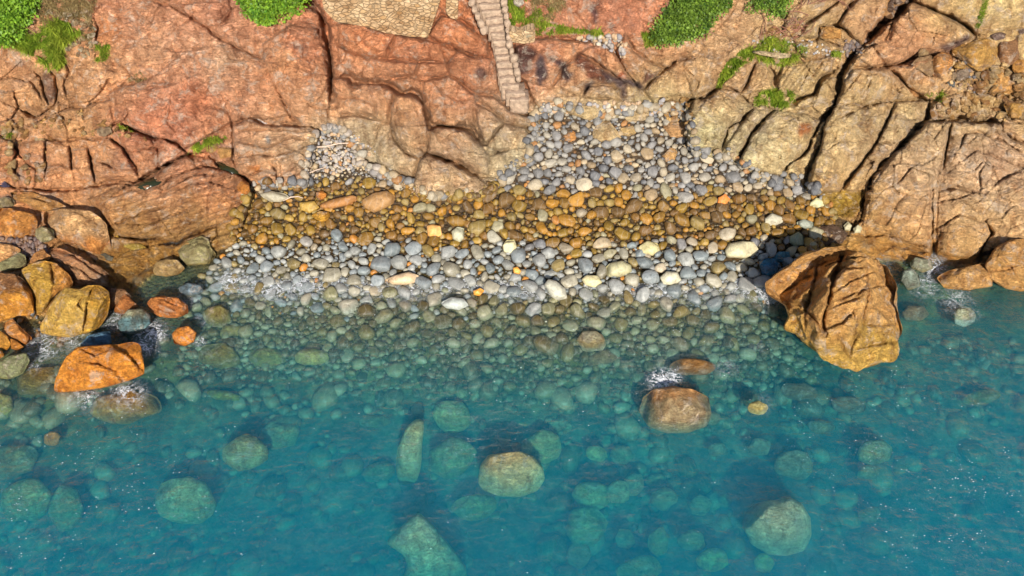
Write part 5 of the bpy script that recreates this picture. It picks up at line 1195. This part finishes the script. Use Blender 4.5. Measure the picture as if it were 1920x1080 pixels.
rubble('loose_stones', 'pale chips and sticks in the grassy hollow right of the green shrub', t3((380,230),(600,180),(900,290),(880,320),(640,300),(400,300)), 120, (1.2, 3.2), wh)
rubble('loose_stones', 'stones filling the cleft behind the big crevice block', t3((900,230),(1030,230),(1000,320),(900,310)), 60, (2, 5), [(120,100,90),(150,130,110),(100,90,90)])
rubble('loose_stones', 'stones packed in gaps of the upper right jumble', t3((1480,300),(1560,300),(1700,480),(1640,520),(1500,480)), 120, (2, 5), [(190,150,95),(150,120,95),(110,105,105),(205,170,120)])
rubble('loose_stones', 'dark wet stones in the shade between boulders on the left', z1((0,640),(400,640),(560,760),(560,880),(300,900),(100,700)), 150, (2.5, 6), [(120,90,75),(100,80,75),(140,110,90)])
rubble('loose_stones', 'small stones in the wet gaps among the golden boulders', t4((180,640),(240,760),(400,840),(700,760),(660,640),(760,600),(800,680),(700,860),(150,860),(60,720)), 160, (2.5, 6), [(120,90,60),(150,110,60),(90,90,90)])

LC = [(196,146,92),(204,160,108),(176,126,80),(184,150,112),(160,118,76)]
rubble('rock_debris', 'broken angular rock debris filling the jumble at the upper right', z4((0,260),(300,270),(520,560),(700,660),(1320,760),(1320,480),(1000,380),(700,560),(420,430),(200,180)), 260, (3, 10), LC, True)
rubble('rock_debris', 'angular blocks and chips under the folded ledge near the right edge', z4((280,790),(680,690),(1150,740),(1320,790),(1320,990),(760,1000),(300,960)), 60, (3, 8), LC, True)
rubble('rock_debris', 'broken chips lying along the ledge below the left cliff face', t1((180,690),(480,600),(640,700),(860,775),(1040,850),(860,800),(640,760),(250,780)), 110, (2, 5), LC, True)
rubble('rock_debris', 'angular blocks scattered over the low ledges at the left edge', t1((-20,640),(170,700),(250,790),(250,1000),(100,1040),(-20,900)), 60, (3, 8), LC, True)
rubble('rock_debris', 'broken rock scraps in the wide crevice and beside it, upper right', t3((1270,0),(1130,130),(1020,270),(900,430),(860,410),(1000,240),(1200,0)), 90, (3, 9), [(120,90,75),(150,110,80),(100,80,75)], True)
rubble('rock_debris', 'pale chips and stones on the slope between the small shrub and the grass', t3((560,80),(700,120),(640,220),(500,210),(420,180)), 60, (2, 4.5), LC, True)
rubble('rock_debris', 'pale chips at the left foot of the right-hand slabs behind the cobbles', t2((1780,560),(1960,560),(1990,720),(1900,720),(1800,640)), 70, (2.5, 6), LC, True)
rubble('rock_debris', 'dry earth crumbs and chips on the top left slope beside the dry grass', t1((230,60),(520,60),(540,260),(480,330),(360,280),(470,180),(330,100)), 220, (1.5, 5), [(190,160,130),(160,125,95),(210,190,170)], True)

# ------------------------------------------------------------------ walls and steps of masonry
def vwall(name, label, cat, poly, y0, thick, mat, jag=0.):
    p = np.array(poly, float); F3 = at_y(p[:, 0], p[:, 1], y0); n = len(p)
    import bmesh
    bm = bmesh.new(); a = [bm.verts.new(q) for q in F3]; f = bm.faces.new(a)
    r = bmesh.ops.extrude_face_region(bm, geom=[f]); bmesh.ops.translate(bm, verts=[e for e in r['geom'] if isinstance(e, bmesh.types.BMVert)], vec=(0, thick, 0))
    bmesh.ops.recalc_face_normals(bm, faces=bm.faces); bmesh.ops.bevel(bm, geom=list(bm.edges), offset=.04, segments=2, affect='EDGES')
    bmesh.ops.triangulate(bm, faces=bm.faces); bmesh.ops.subdivide_edges(bm, edges=bm.edges, cuts=3, use_grid_fill=True)
    V = np.array([v.co[:] for v in bm.verts]); nz = fbm3(V * 2.5, 3, 5) * .07; 
    for v, q in zip(bm.verts, nz): v.co.y += float(q)
    me = bpy.data.meshes.new(name); bm.to_mesh(me); bm.free(); me.materials.append(mat)
    return tag(link(name, me), label, cat)
vwall('retaining_wall', 'pale yellow rubble masonry wall at the top, left of the stone steps', 'wall', [(585,-70),(832,-70),(826,0),(818,25),(806,62),(796,72),(760,68),(725,64),(690,52),(655,46),(628,42),(608,20)], float(surf(720, 50)[0, 1]) - .5, 1.6, M_WALL)
vwall('stone_pillar', 'narrow pale masonry pillar between the wall and the steps', 'pillar', [(836,-60),(860,-60),(858,38),(846,36),(836,26)], float(surf(850, 35)[0, 1]) - .35, .8, M_WALL)
vwall('stone_wall', 'short low pale masonry wall right of the steps beside the grass', 'wall', [(955,58),(975,62),(1000,54),(1004,60),(1003,80),(985,84),(956,80)], float(surf(980, 80)[0, 1]) - .35, .5, M_WALL)
vwall('wall_footing', 'squared footing stone at the foot of the masonry wall', 'stone', [(786,58),(803,58),(803,71),(790,72)], float(surf(795, 68)[0, 1]) - .6, .5, M_WALL)
LE = [(-40,872),(0,888),(31,901),(71,919),(122,929),(163,935),(204,956),(225,962)]; RE = [(-40,930),(0,939),(41,946),(82,950),(122,962),(163,970),(183,986),(225,1008)]
st = bpy.data.objects.new('stone_steps', None); COL.objects.link(st); st.location = Vector(surf(965, 190)[0])
tag(st, 'steep flight of worn pale stone steps climbing the rock to the top edge', 'steps')
import bmesh
NS = 17; vb = np.linspace(198, -36, NS + 1); zst = np.interp(vb, [-36, 198], [7.55, 3.5])
for i in range(NS):
    v0, v1 = vb[i], vb[i + 1]; za, zb_ = (zst[i] , zst[i + 1])
    lu, ru = np.interp(v0, *zip(*LE)), np.interp(v0, *zip(*RE)); sk = rng.uniform(-2, 2)
    a = at_z(lu, v0, za); b = at_z(ru, v0 - 3 + sk * .4, za); y0 = (a[1] + b[1]) / 2; yn = at_z((lu + ru) / 2, v1, zb_)[1]
    W = (b[0] - a[0]) * .86; bm = bmesh.new(); bmesh.ops.create_cube(bm, size=1)
    hgt = zb_ - za + .5; dy = max(yn - y0, .15) + .7
    for q in bm.verts: q.co = Vector(((q.co.x) * W, (q.co.y + .5) * dy, (q.co.z - .5) * hgt))
    bmesh.ops.subdivide_edges(bm, edges=bm.edges, cuts=5, use_grid_fill=True)
    VV = np.array([q.co[:] for q in bm.verts]) + a; nz = np.stack([fbm3(VV * 3.5, 3, 3 + k) for k in range(3)], -1) * .09
    for q, e in zip(bm.verts, nz): q.co += Vector(e)
    me = bpy.data.meshes.new('step'); bm.to_mesh(me); bm.free(); me.materials.append(M_STEP); me.materials.append(M_TREAD_SHADE); me.polygons.foreach_set('material_index', [1 if q.normal.z > .6 else 0 for q in me.polygons]); me.polygons.foreach_set('use_smooth', np.ones(len(me.polygons), bool))
    o = link('step', me, st); wpos = Vector(((a[0] + b[0]) / 2, y0, zb_)); o.location = wpos - st.location; o.rotation_euler = (0, 0, rng.normal(.07, .03))
# kerb stones along the flight
for side, E in (('l', LE), ('r', RE)):
    for v in np.arange(-34, 150 if side == 'r' else 60, 13):
        u = np.interp(v, *zip(*E)) + (5 if side == 'r' else -5); zz_ = np.interp(v, [-36, 198], [7.55, 3.5]) + .12
        p = at_z(u, v, zz_); V, Fa = ico(2); m = rng.uniform(.75, 1.2)
        W = np.sign(V) * np.abs(V) ** .6 * np.array([.13, .16, .16]) * m; W = W + .05 * np.stack([fbm3(V * 1.5 + v, 2, k) for k in range(3)], -1)
        me = mesh_np('edge_stone', W, Fa, M_STEP, True); o = link('edge_stone', me, st); o.location = Vector(p) - st.location; o.rotation_euler = (.3, rng.normal(0, .1), rng.normal(0, .3))

# ------------------------------------------------------------------ plants
def tube_mesh(paths, rad, sides=5):
    V, Fq, off = [], [], 0
    for pts in paths:
        pts = np.array(pts, float); n = len(pts); t = np.gradient(pts, axis=0); t /= np.linalg.norm(t, axis=1)[:, None] + 1e-9
        a = np.cross(t, [.3, .2, 1.]); a /= np.linalg.norm(a, axis=1)[:, None] + 1e-9; b = np.cross(t, a)
        rr = rad * np.linspace(1, .45, n)[:, None, None]; th = np.linspace(0, 2 * math.pi, sides, endpoint=False)
        ring = pts[:, None] + rr * (np.cos(th)[None, :, None] * a[:, None] + np.sin(th)[None, :, None] * b[:, None])
        V.append(ring.reshape(-1, 3)); i = np.arange(n - 1)[:, None] * sides; j = np.arange(sides)[None]; j2 = (j + 1) % sides
        Fq.append(np.stack([i + j, i + j2, i + sides + j2, i + sides + j], -1).reshape(-1, 4) + off); off += n * sides
    return np.concatenate(V), np.concatenate(Fq)
def sample_poly(poly, n):
    p = np.array(poly); out = []
    while sum(len(o) for o in out) < n:
        u = rng.uniform(p[:, 0].min(), p[:, 0].max(), n); v = rng.uniform(p[:, 1].min(), p[:, 1].max(), n); m = in_poly(u, v, poly); out.append(np.stack([u[m], v[m]], -1))
    return np.concatenate(out)[:n]
def shrub(label, poly, nclump, nleaf, size, mat, height=.6):
    c0 = np.mean(poly, 0); base = surf(*c0)[0]
    o = bpy.data.objects.new('leafy_shrub', None); COL.objects.link(o); o.location = Vector(base); tag(o, label, 'shrub')
    cl = sample_poly(poly, nclump); S = surf(cl[:, 0], cl[:, 1]); hh = rng.uniform(.1, 1, nclump) ** .7 * height
    cen = S + np.stack([rng.normal(0, .05, nclump), -hh * .55, hh * .55], -1)
    V, Fq, Rn = [], [], []
    cr_ = rng.random(nclump)
    N = nclump * nleaf; ci = np.repeat(np.arange(nclump), nleaf)
    d = rng.normal(size=(N, 3)); d /= np.linalg.norm(d, axis=1)[:, None]; pos = cen[ci] + d * (rng.random((N, 1)) ** .5) * np.array([.31, .31, .26]) * (.6 + .8 * cr_[ci])[:, None]
    ax = d + np.array([0, -.5, -.1]) + rng.normal(0, .5, (N, 3)); ax /= np.linalg.norm(ax, axis=1)[:, None]
    nr = np.array([0, -.6, 1.]) + rng.normal(0, .5, (N, 3)); sd = np.cross(ax, nr); sd /= np.linalg.norm(sd, axis=1)[:, None]; up_ = np.cross(sd, ax)
    L = size * rng.uniform(.7, 1.3, (N, 1)); Wd = L * .34
    q = [pos, pos + ax * L * .35 + sd * Wd + up_ * L * .06, pos + ax * L - up_ * L * .12, pos + ax * L * .35 - sd * Wd + up_ * L * .06, pos + ax * L * .4 - up_ * L * .02]
    V = np.stack(q, 1).reshape(-1, 3) - base; b = np.arange(N)[:, None] * 5
    Fq = np.concatenate([b + np.array([[0, 1, 4]]), b + np.array([[1, 2, 4]]), b + np.array([[2, 3, 4]]), b + np.array([[3, 0, 4]])])
    rn = np.repeat(np.clip(cr_[ci] * .6 + rng.random(N) * .5, 0, 1), 5)
    link('foliage', mesh_np('foliage', V, Fq, mat, True, None, {'rnd': rn}), o)
    paths = []
    for k in range(min(26, nclump)):
        e = cen[k]; s_ = S[k] + (base - S[k]) * .5; s_[2] = s_[2] - .05; m_ = (s_ + e) / 2 + rng.normal(0, .08, 3); paths.append([s_ - base, m_ - base, e - base])
    Vt, Ft = tube_mesh(paths, .025); link('stem', mesh_np('stem', Vt, Ft, M_STEM), o)
shrub('bright green broadleaf shrub filling the top left corner', [(-60,-60),(75,-60),(72,5),(62,40),(48,60),(30,82),(0,80),(-60,90)], 330, 46, .15, M_LEAF, .9)
shrub('green shrub hanging over the rock at the top, left of the masonry wall', [(452,-50),(580,-50),(575,8),(560,22),(535,30),(505,42),(480,38),(458,20)], 210, 40, .13, M_LEAF, .6)
shrub('dark green creeping shrub draped down the rock right of the top middle', [(1262,-50),(1370,-50),(1368,12),(1345,22),(1325,45),(1322,62),(1290,68),(1262,82),(1228,78),(1222,60),(1245,35),(1262,5)], 300, 46, .115, M_LEAF2, .45)
shrub('small dark green shrub at the top edge beside the larger creeping one', [(1395,-50),(1478,-50),(1472,18),(1458,28),(1435,24),(1408,18)], 130, 40, .11, M_LEAF2, .4)
def grass(name, label, poly, n, hgt, mat, kind='stuff', wid=.016):
    p = sample_poly(poly, n); S = surf(p[:, 0], p[:, 1]); N = n
    cl = fbm2(p[:, 0] / 14, p[:, 1] / 14, 2, 66)
    keep = cl > -.22; S, p, cl = S[keep], p[keep], cl[keep]; N = len(S)
    lean = rng.normal(0, .35, (N, 3)) + np.array([0, -.45, 0]) + .4 * np.stack([cl, cl * 0, cl * 0], -1); H = hgt * rng.uniform(.5, 1.25, (N, 1)) * (1 + cl[:, None])
    d0 = np.array([0, -.1, 1.]) + lean * .4; d1 = np.array([0, -.35, .6]) + lean * 1.2; d2 = np.array([0, -.5, .0]) + lean * 1.8
    s_ = rng.normal(size=(N, 3)); s_[:, 2] = 0; s_[:, 0] += np.sign(s_[:, 0]) * .8; s_ /= np.linalg.norm(s_, axis=1)[:, None]; wd = wid * rng.uniform(.7, 1.4, (N, 1))
    a = S - [0, 0, .04]; b = a + d0 * H * .45; c = b + d1 * H * .35; e = c + d2 * H * .25
    V = np.stack([a - s_ * wd, a + s_ * wd, b + s_ * wd * .9, b - s_ * wd * .9, c + s_ * wd * .6, c - s_ * wd * .6, e], 1).reshape(-1, 3)
    i = np.arange(N)[:, None] * 7; Fq = np.concatenate([i + np.array([[0, 1, 2, 3]]), i + np.array([[3, 2, 4, 5]])]); Ft = i + np.array([[5, 4, 6]])
    rn = np.repeat(np.clip(.4 + cl * .8 + rng.normal(0, .22, N), 0, 1), 7)
    tag(link(name, mesh_np(name, V, [Fq, Ft], mat, True, None, {'rnd': rn})), label, 'grass', None, kind)
G = grass
G('grass', 'lush green grass patch below the shrub in the top left corner', t1((0,240),(120,220),(220,200),(330,120),(430,130),(465,190),(400,240),(360,280),(370,360),(330,395),(270,385),(220,330),(150,300),(60,260)), 6500, .36, M_GRASS)
G('dry_grass', 'dry tan grass and twigs at the top left between shrub and rock', t1((230,-40),(560,-40),(520,90),(540,200),(500,240),(440,150),(330,110),(260,160),(200,150)), 3200, .26, M_DRY, wid=.012)
G('grass', 'yellow-green tuft on the rock right of the lush corner grass', t1((540,260),(600,240),(640,270),(600,340),(545,350)), 500, .26, M_GRASS)
G('dry_grass', 'thin olive tuft on the face of the left cliff', t1((710,450),(790,400),(830,440),(760,470)), 200, .2, M_DRY)
G('grass', 'small grass tuft at the foot of the left cliff above the tide pool', t1((1080,840),(1110,800),(1180,775),(1280,775),(1240,800),(1150,830),(1110,860)), 700, .22, M_GRASS)
G('grass', 'tiny yellow-green tuft at the left edge on the blocky ledges', t1((20,740),(60,720),(100,735),(70,775),(35,775)), 260, .2, M_GRASS)
G('grass', 'short grass on the ledge below the left cliff near the cream stone', t1((660,705),(740,715),(760,745),(690,735)), 160, .18, M_GRASS)
G('dry_grass', 'olive tufts under the shrub left of the masonry wall', t1((1340,50),(1480,80),(1520,140),(1400,130)), 500, .22, M_DRY)
G('grass', 'bright green grass right beside the top of the stone steps', t2((905,-40),(1060,-40),(1030,40),(1030,110),(960,150),(915,90)), 1700, .3, M_GRASS)
G('grass', 'yellowish grass strip running right from the steps along the rock ledge', t2((1030,110),(1100,60),(1200,40),(1120,120),(1300,160),(1500,175),(1500,210),(1300,185),(1100,200),(1000,170)), 1900, .24, M_GRASS)
G('dry_grass', 'dry ochre grass above the ledge right of the steps', t2((1060,0),(1300,0),(1240,60),(1180,120),(1080,110)), 1100, .22, M_DRY)
G('grass', 'yellow-green grass fringe left below the dark creeping shrub', t2((1680,170),(1760,180),(1770,250),(1710,270)), 500, .24, M_GRASS)
G('grass', 'green grass strip slanting down the cleft left of the reddish slab', t3((390,270),(400,330),(330,370),(270,430),(210,490),(185,500),(200,440),(250,350),(330,280)), 1500, .28, M_GRASS)
G('grass', 'green grass around the pale plank-like stone on the right slope', t3((440,225),(520,215),(620,250),(700,270),(690,320),(560,375),(510,370),(420,340),(400,300)), 1800, .26, M_GRASS)
G('grass', 'dense green tuft between the tan slabs, lowest grass on the right', t3((400,560),(440,520),(500,510),(620,520),(620,560),(570,615),(520,600),(450,585),(400,600)), 1500, .30, M_GRASS)
G('grass', 'small green tuft beside the dark crevice above the tan slabs', t3((810,285),(880,290),(890,320),(820,320)), 260, .2, M_GRASS)
G('grass', 'thin yellow-green moss line running down the smooth slab at the top right', t3((1690,0),(1720,0),(1700,70),(1670,160),(1645,160),(1660,90)), 500, .12, M_GRASS)
G('grass', 'dark green weeds in the hole below the upper right jumble', z4((220,690),(400,680),(430,740),(330,820),(280,780)), 260, .2, M_GRASS)
# roots, planks and driftwood
def root_path(pts, h=.06): return [surf(u, v)[0] + np.array([rng.normal(0, .03), -.05, h + rng.uniform(0, .12)]) for u, v in pts]
paths = []
for _ in range(46):
    a = sample_poly(t3((560,110),(700,30),(880,0),(800,0),(640,60)) if rng.random() < .4 else t3((400,240),(560,100),(660,200),(640,250),(500,220)), 1)[0]
    an = rng.uniform(-.9, .3); q = [tuple(a)]
    for _k in range(5): an += rng.normal(0, .4); q.append((q[-1][0] + 9 * math.cos(an), q[-1][1] + 9 * math.sin(an)))
    paths.append(root_path(q))
Vt, Ft = tube_mesh(paths, .022); tag(link('dry_roots', mesh_np('dry_roots', Vt, Ft, M_ROOT)), 'tangle of dry reddish roots and creepers right of the small top shrub', 'roots', None, 'stuff')
def stick(label, pts, r, name='driftwood_stick', h=.12):
    Vt, Ft = tube_mesh([root_path(pts, h)], r, 8); tag(link(name, mesh_np(name, Vt, Ft, M_WOOD)), label, 'driftwood')
stick('straight pale driftwood stick lying right of the bedded rock block', [(587,280),(610,278),(635,275),(659,272)], .05)
stick('bent pale driftwood branch in the cobbles left of the beach', z5((555,880),(620,850),(690,845),(740,865)), .04)
stick('short dark driftwood stick below the bedded rock block', z5((760,640),(860,605),(940,580)), .04)
B('stone_slab', 'long pale stone slab lying in the grass on the right slope', 'stone slab', t3((385,282),(440,285),(540,300),(610,300),(618,322),(540,330),(440,310),(390,298)), zs(1448, 102) + .25, (228,196,160), .7, 4, .05, 2, p=3)
B('stone', 'white stone at the top edge right of the steps', 'stone', t2((960,-20),(1020,-10),(1030,20),(1000,42),(970,25)), zs(970, 5) + .2, (215,200,190), .7, 4, .07, 4)
B('stone', 'pale capstone on the low wall right of the steps', 'stone', t2((1020,180),(1070,165),(1090,175),(1088,200),(1040,215)), zs(992, 65) + .45, (205,185,160), .6, 4, .06, 4)

# ------------------------------------------------------------------ the water
ux = np.concatenate([np.array([-160, -90, -55, -38]), np.arange(-30, 30.01, .13), np.array([38, 55, 90, 160])])
uy = np.concatenate([np.array([-150, -70, -30, -8, 0]), np.arange(5, 29, .13), np.array([31, 33])])
X, Y = np.meshgrid(ux, uy)
chop = np.clip((24.6 - Y) / 6, .12, 1)
H = chop * (.045 * fbm2(X * .55 + Y * .2, Y * .9, 3, 301) + .03 * fbm2(X * 1.5 + Y * .5, Y * 2.6 - X * .3, 3, 305))
WP = np.stack([X, Y, H], -1); pu, pv, _ = project(WP.reshape(-1, 3)); pu = pu.reshape(X.shape); pv = pv.reshape(X.shape)
FO = [(u_, 512 + 9 * math.sin(u_ / 37.) + 22, 24, .95) for u_ in range(430, 1440, 34)] + [(85,650,34,.8),(60,672,30,.7),(140,640,26,.8),(215,600,26,.7),(283,622,24,1.15),(272,650,22,.95),(262,600,26,.6),(240,737,34,.8),(160,742,34,.7),(335,570,22,.6),(360,555,26,.55),(295,478,16,.5),(315,465,18,.6),(375,640,12,.9),(380,600,14,.6),
 (1645,470,22,.9),(1625,480,18,.7),(1690,475,20,.6),(1750,500,26,.9),(1735,535,26,.8),(1790,560,34,.65),(1820,590,20,.5),(1660,500,30,.4),(1430,500,24,.7),(1415,540,34,.9),(1440,560,24,.8),(1380,500,26,.7),(1330,500,30,.6),(1250,520,40,.75),(1170,530,36,.75),(1110,540,34,.6),(1300,545,40,.55),(1050,505,26,.4),(1240,712,22,1.3),(1262,706,16,1.1),
 (640,490,30,.55),(560,480,30,.5),(480,495,34,.45),(700,500,26,.45),(420,510,26,.4),(1360,690,26,.5),(1420,650,20,.4),(930,520,26,.35),(820,540,24,.35),(1430,760,30,.4),(1380,770,20,.3)]
foam = np.zeros(X.shape)
for u, v, r, a in FO: foam = np.maximum(foam, a * .98 * np.exp(-((pu - u) ** 2 + ((pv - v) * 1.3) ** 2) / (r * r) * .55))
GLINT_PAINT = [(130,850,90,.8),(250,900,150,.5),(60,1000,160,.55),(30,900,60,.6),(380,950,120,.3),(1850,930,80,1.5),(1700,900,160,.6),(1880,1000,150,.6),(1640,870,120,.6),(1560,780,110,.6),(1720,830,90,.7),(1880,860,70,.5),(1700,980,200,.5),(1900,1020,120,.5),(1250,735,50,.5),(1500,720,80,.5),(300,760,60,.4),(1000,700,300,.18),(1660,760,100,.5)]  # where sun glints are painted on the water
glint_paint = np.zeros(X.shape)
for u, v, r, a in GLINT_PAINT: glint_paint = np.maximum(glint_paint, a * np.exp(-((pu - u) ** 2 + (pv - v) ** 2) / (r * r)))
m_, n_ = X.shape; idx = np.arange(m_ * n_).reshape(m_, n_)
top = np.stack([idx[:-1, :-1], idx[:-1, 1:], idx[1:, 1:], idx[1:, :-1]], -1).reshape(-1, 4)
rim = np.concatenate([idx[0, :], idx[1:, -1], idx[-1, :-1][::-1], idx[1:-1, 0][::-1]]); WPf = WP.reshape(-1, 3)
low = WPf[rim].copy(); low[:, 2] = -6.5; nb = m_ * n_; k = len(rim); r2 = np.roll(np.arange(k), -1)
side = np.stack([rim, nb + np.arange(k), nb + r2, rim[r2]], -1)
me = mesh_np('sea', np.concatenate([WPf, low]), [top, side, (nb + np.arange(k))[None, ::-1]], None, True, None, {'foam': np.concatenate([foam.ravel(), np.zeros(k)]), 'painted_glint': np.concatenate([glint_paint.ravel(), np.zeros(k)])})
s = NT('sea_water'); Pn = s.n('ShaderNodeNewGeometry').outputs['Position']
wv = s.mapping(Pn, (1, 2.1, 1), (0, 0, -.38)); wv2 = s.mapping(Pn, (1, 2.0, 1), (0, 0, .35))
n1 = s.noise(wv, 2.2, 5, .62, .8); n2 = s.noise(wv2, 6.5, 5, .65, .6); n3 = s.noise(Pn, 19, 3, .6)
hh = s.math('ADD', s.math('ADD', n1, s.math('MULTIPLY', n2, .34)), s.math('MULTIPLY', n3, .07))
nrm = s.bump(hh, .17, 1.)
tr = s.n('ShaderNodeBsdfTransparent'); tr.inputs[0].default_value = (1, 1, 1, 1)
gl = s.n('ShaderNodeBsdfGlossy', Roughness=.06); s.l(nrm, gl.inputs['Normal']); dt = s.n('ShaderNodeVectorMath', _operation='DOT_PRODUCT'); s.l(s.n('ShaderNodeNewGeometry').outputs['Incoming'], dt.inputs[0]); s.l(s.bump(hh, .17, 1.), dt.inputs[1])
one = s.math('SUBTRACT', 1., s.math('ABSOLUTE', dt.outputs['Value']), True)
fres = s.math('ADD', .02, s.math('MULTIPLY', s.math('POWER', one, 4.), .9))
wat = s.n('ShaderNodeMixShader'); s.l(fres, wat.inputs[0]); s.l(tr.outputs[0], wat.inputs[1]); s.l(gl.outputs[0], wat.inputs[2])
# foam: thin torn strings where the swell breaks
fa = s.n('ShaderNodeAttribute', _attribute_name='foam').outputs['Fac']; sa = s.n('ShaderNodeAttribute', _attribute_name='painted_glint').outputs['Fac']
fw = s.mix('LINEAR_LIGHT', .22, Pn, s.noise(Pn, 3.2, 4, .6, 0, 1))
fn = s.noise(s.mapping(fw, (1, 1.5, 1), (0, 0, .5)), 1.7, 5, .6, 1.2); rd = s.math('SUBTRACT', 1., s.math('MULTIPLY', s.math('ABSOLUTE', s.math('SUBTRACT', fn, .5)), 27.))
rd = s.math('ADD', rd, s.math('MULTIPLY', s.math('SUBTRACT', s.noise(Pn, 14, 4, .7), .5), 1.3))
fm = s.math('MULTIPLY', s.math('SUBTRACT', s.math('ADD', rd, s.math('MULTIPLY', fa, 1.0)), .98), 1.8, True); fm = s.math('MULTIPLY', fm, s.math('MULTIPLY', fa, 1.2, True))
veil = s.math('MULTIPLY', s.math('MULTIPLY', s.math('SUBTRACT', fa, .25), s.ramp(s.noise(fw, 7., 7, .75, .5), (.47, 0), (.62, .8))), .8, True)
fm = s.math('MAXIMUM', s.math('MULTIPLY', fm, s.ramp(s.noise(Pn, 9, 4, .7), (.36, .45), (.55, .95))), veil)
vo = s.n('ShaderNodeTexVoronoi', Scale=11.); s.l(s.mapping(Pn, (1, 2.2, 1), (0, 0, .3)), vo.inputs['Vector'])
vc = s.n('ShaderNodeSeparateColor'); s.l(vo.outputs['Color'], vc.inputs[0])
dens = s.math('MULTIPLY', sa, s.ramp(s.noise(Pn, .9, 4, .6), (.48, .0), (.62, 1.)))
on = s.math('LESS_THAN', vc.outputs[0], s.math('MULTIPLY', dens, .42)); dot = s.math('LESS_THAN', vo.outputs['Distance'], s.math('ADD', .1, s.math('MULTIPLY', vc.outputs[1], .2)))
fm = s.math('MAXIMUM', fm, s.math('MULTIPLY', s.math('MULTIPLY', on, dot), .9))  # sun glints painted as white matt dots, merged with the foam mask
fd = s.n('ShaderNodeBsdfDiffuse'); fd.inputs[0].default_value = (.88, .9, .93, 1)
surf_m = s.n('ShaderNodeMixShader'); s.l(fm, surf_m.inputs[0]); s.l(wat.outputs[0], surf_m.inputs[1]); s.l(fd.outputs[0], surf_m.inputs[2]); s.l(surf_m.outputs[0], s.out.inputs[0])
ab = s.n('ShaderNodeVolumeAbsorption', Density=.50); ab.inputs[0].default_value = (.0, .81, .86, 1)
sc = s.n('ShaderNodeVolumeScatter', Density=.14, Anisotropy=-.1); sc.inputs[0].default_value = (.0, .58, .92, 1)
ad = s.n('ShaderNodeAddShader'); s.l(ab.outputs[0], ad.inputs[0]); s.l(sc.outputs[0], ad.inputs[1]); s.l(ad.outputs[0], s.out.inputs[1])
me.materials.append(s.m)
tag(link('sea_water', me), kind='structure')
# brackish pools left in the rock
def pool(label, poly, z, c):
    p = at_z(np.array([q[0] for q in poly]), np.array([q[1] for q in poly]), z); n = len(p); V = np.concatenate([p, p - [0, 0, .5]])
    m = NT('pool_water'); P_ = m.n('ShaderNodeNewGeometry').outputs['Position']; m.princ(c, .06, m.bump(m.noise(P_, 6, 3), .02), .5)
    F_ = [np.arange(n)[None, ::-1], np.stack([np.arange(n), np.roll(np.arange(n), -1), n + np.roll(np.arange(n), -1), n + np.arange(n)], -1)]
    tag(link('tide_pool', mesh_np('tide_pool', V, F_, m.m, False)), label, 'tide pool', None, 'structure')

for lb, poly in (('dark olive tide pool held by the striped ledge below the left cliff', t1((750,1045),(850,1000),(925,972),(905,1020),(860,1050),(790,1060))),
                 ('small dark green tide pool left of the bedded rock block', t1((1215,900),(1290,893),(1345,960),(1290,975),(1240,945)))):
    c0 = np.mean(poly, 0); pool(lb, poly, zs(c0[0], c0[1]) + .16, (.022, .026, .010))
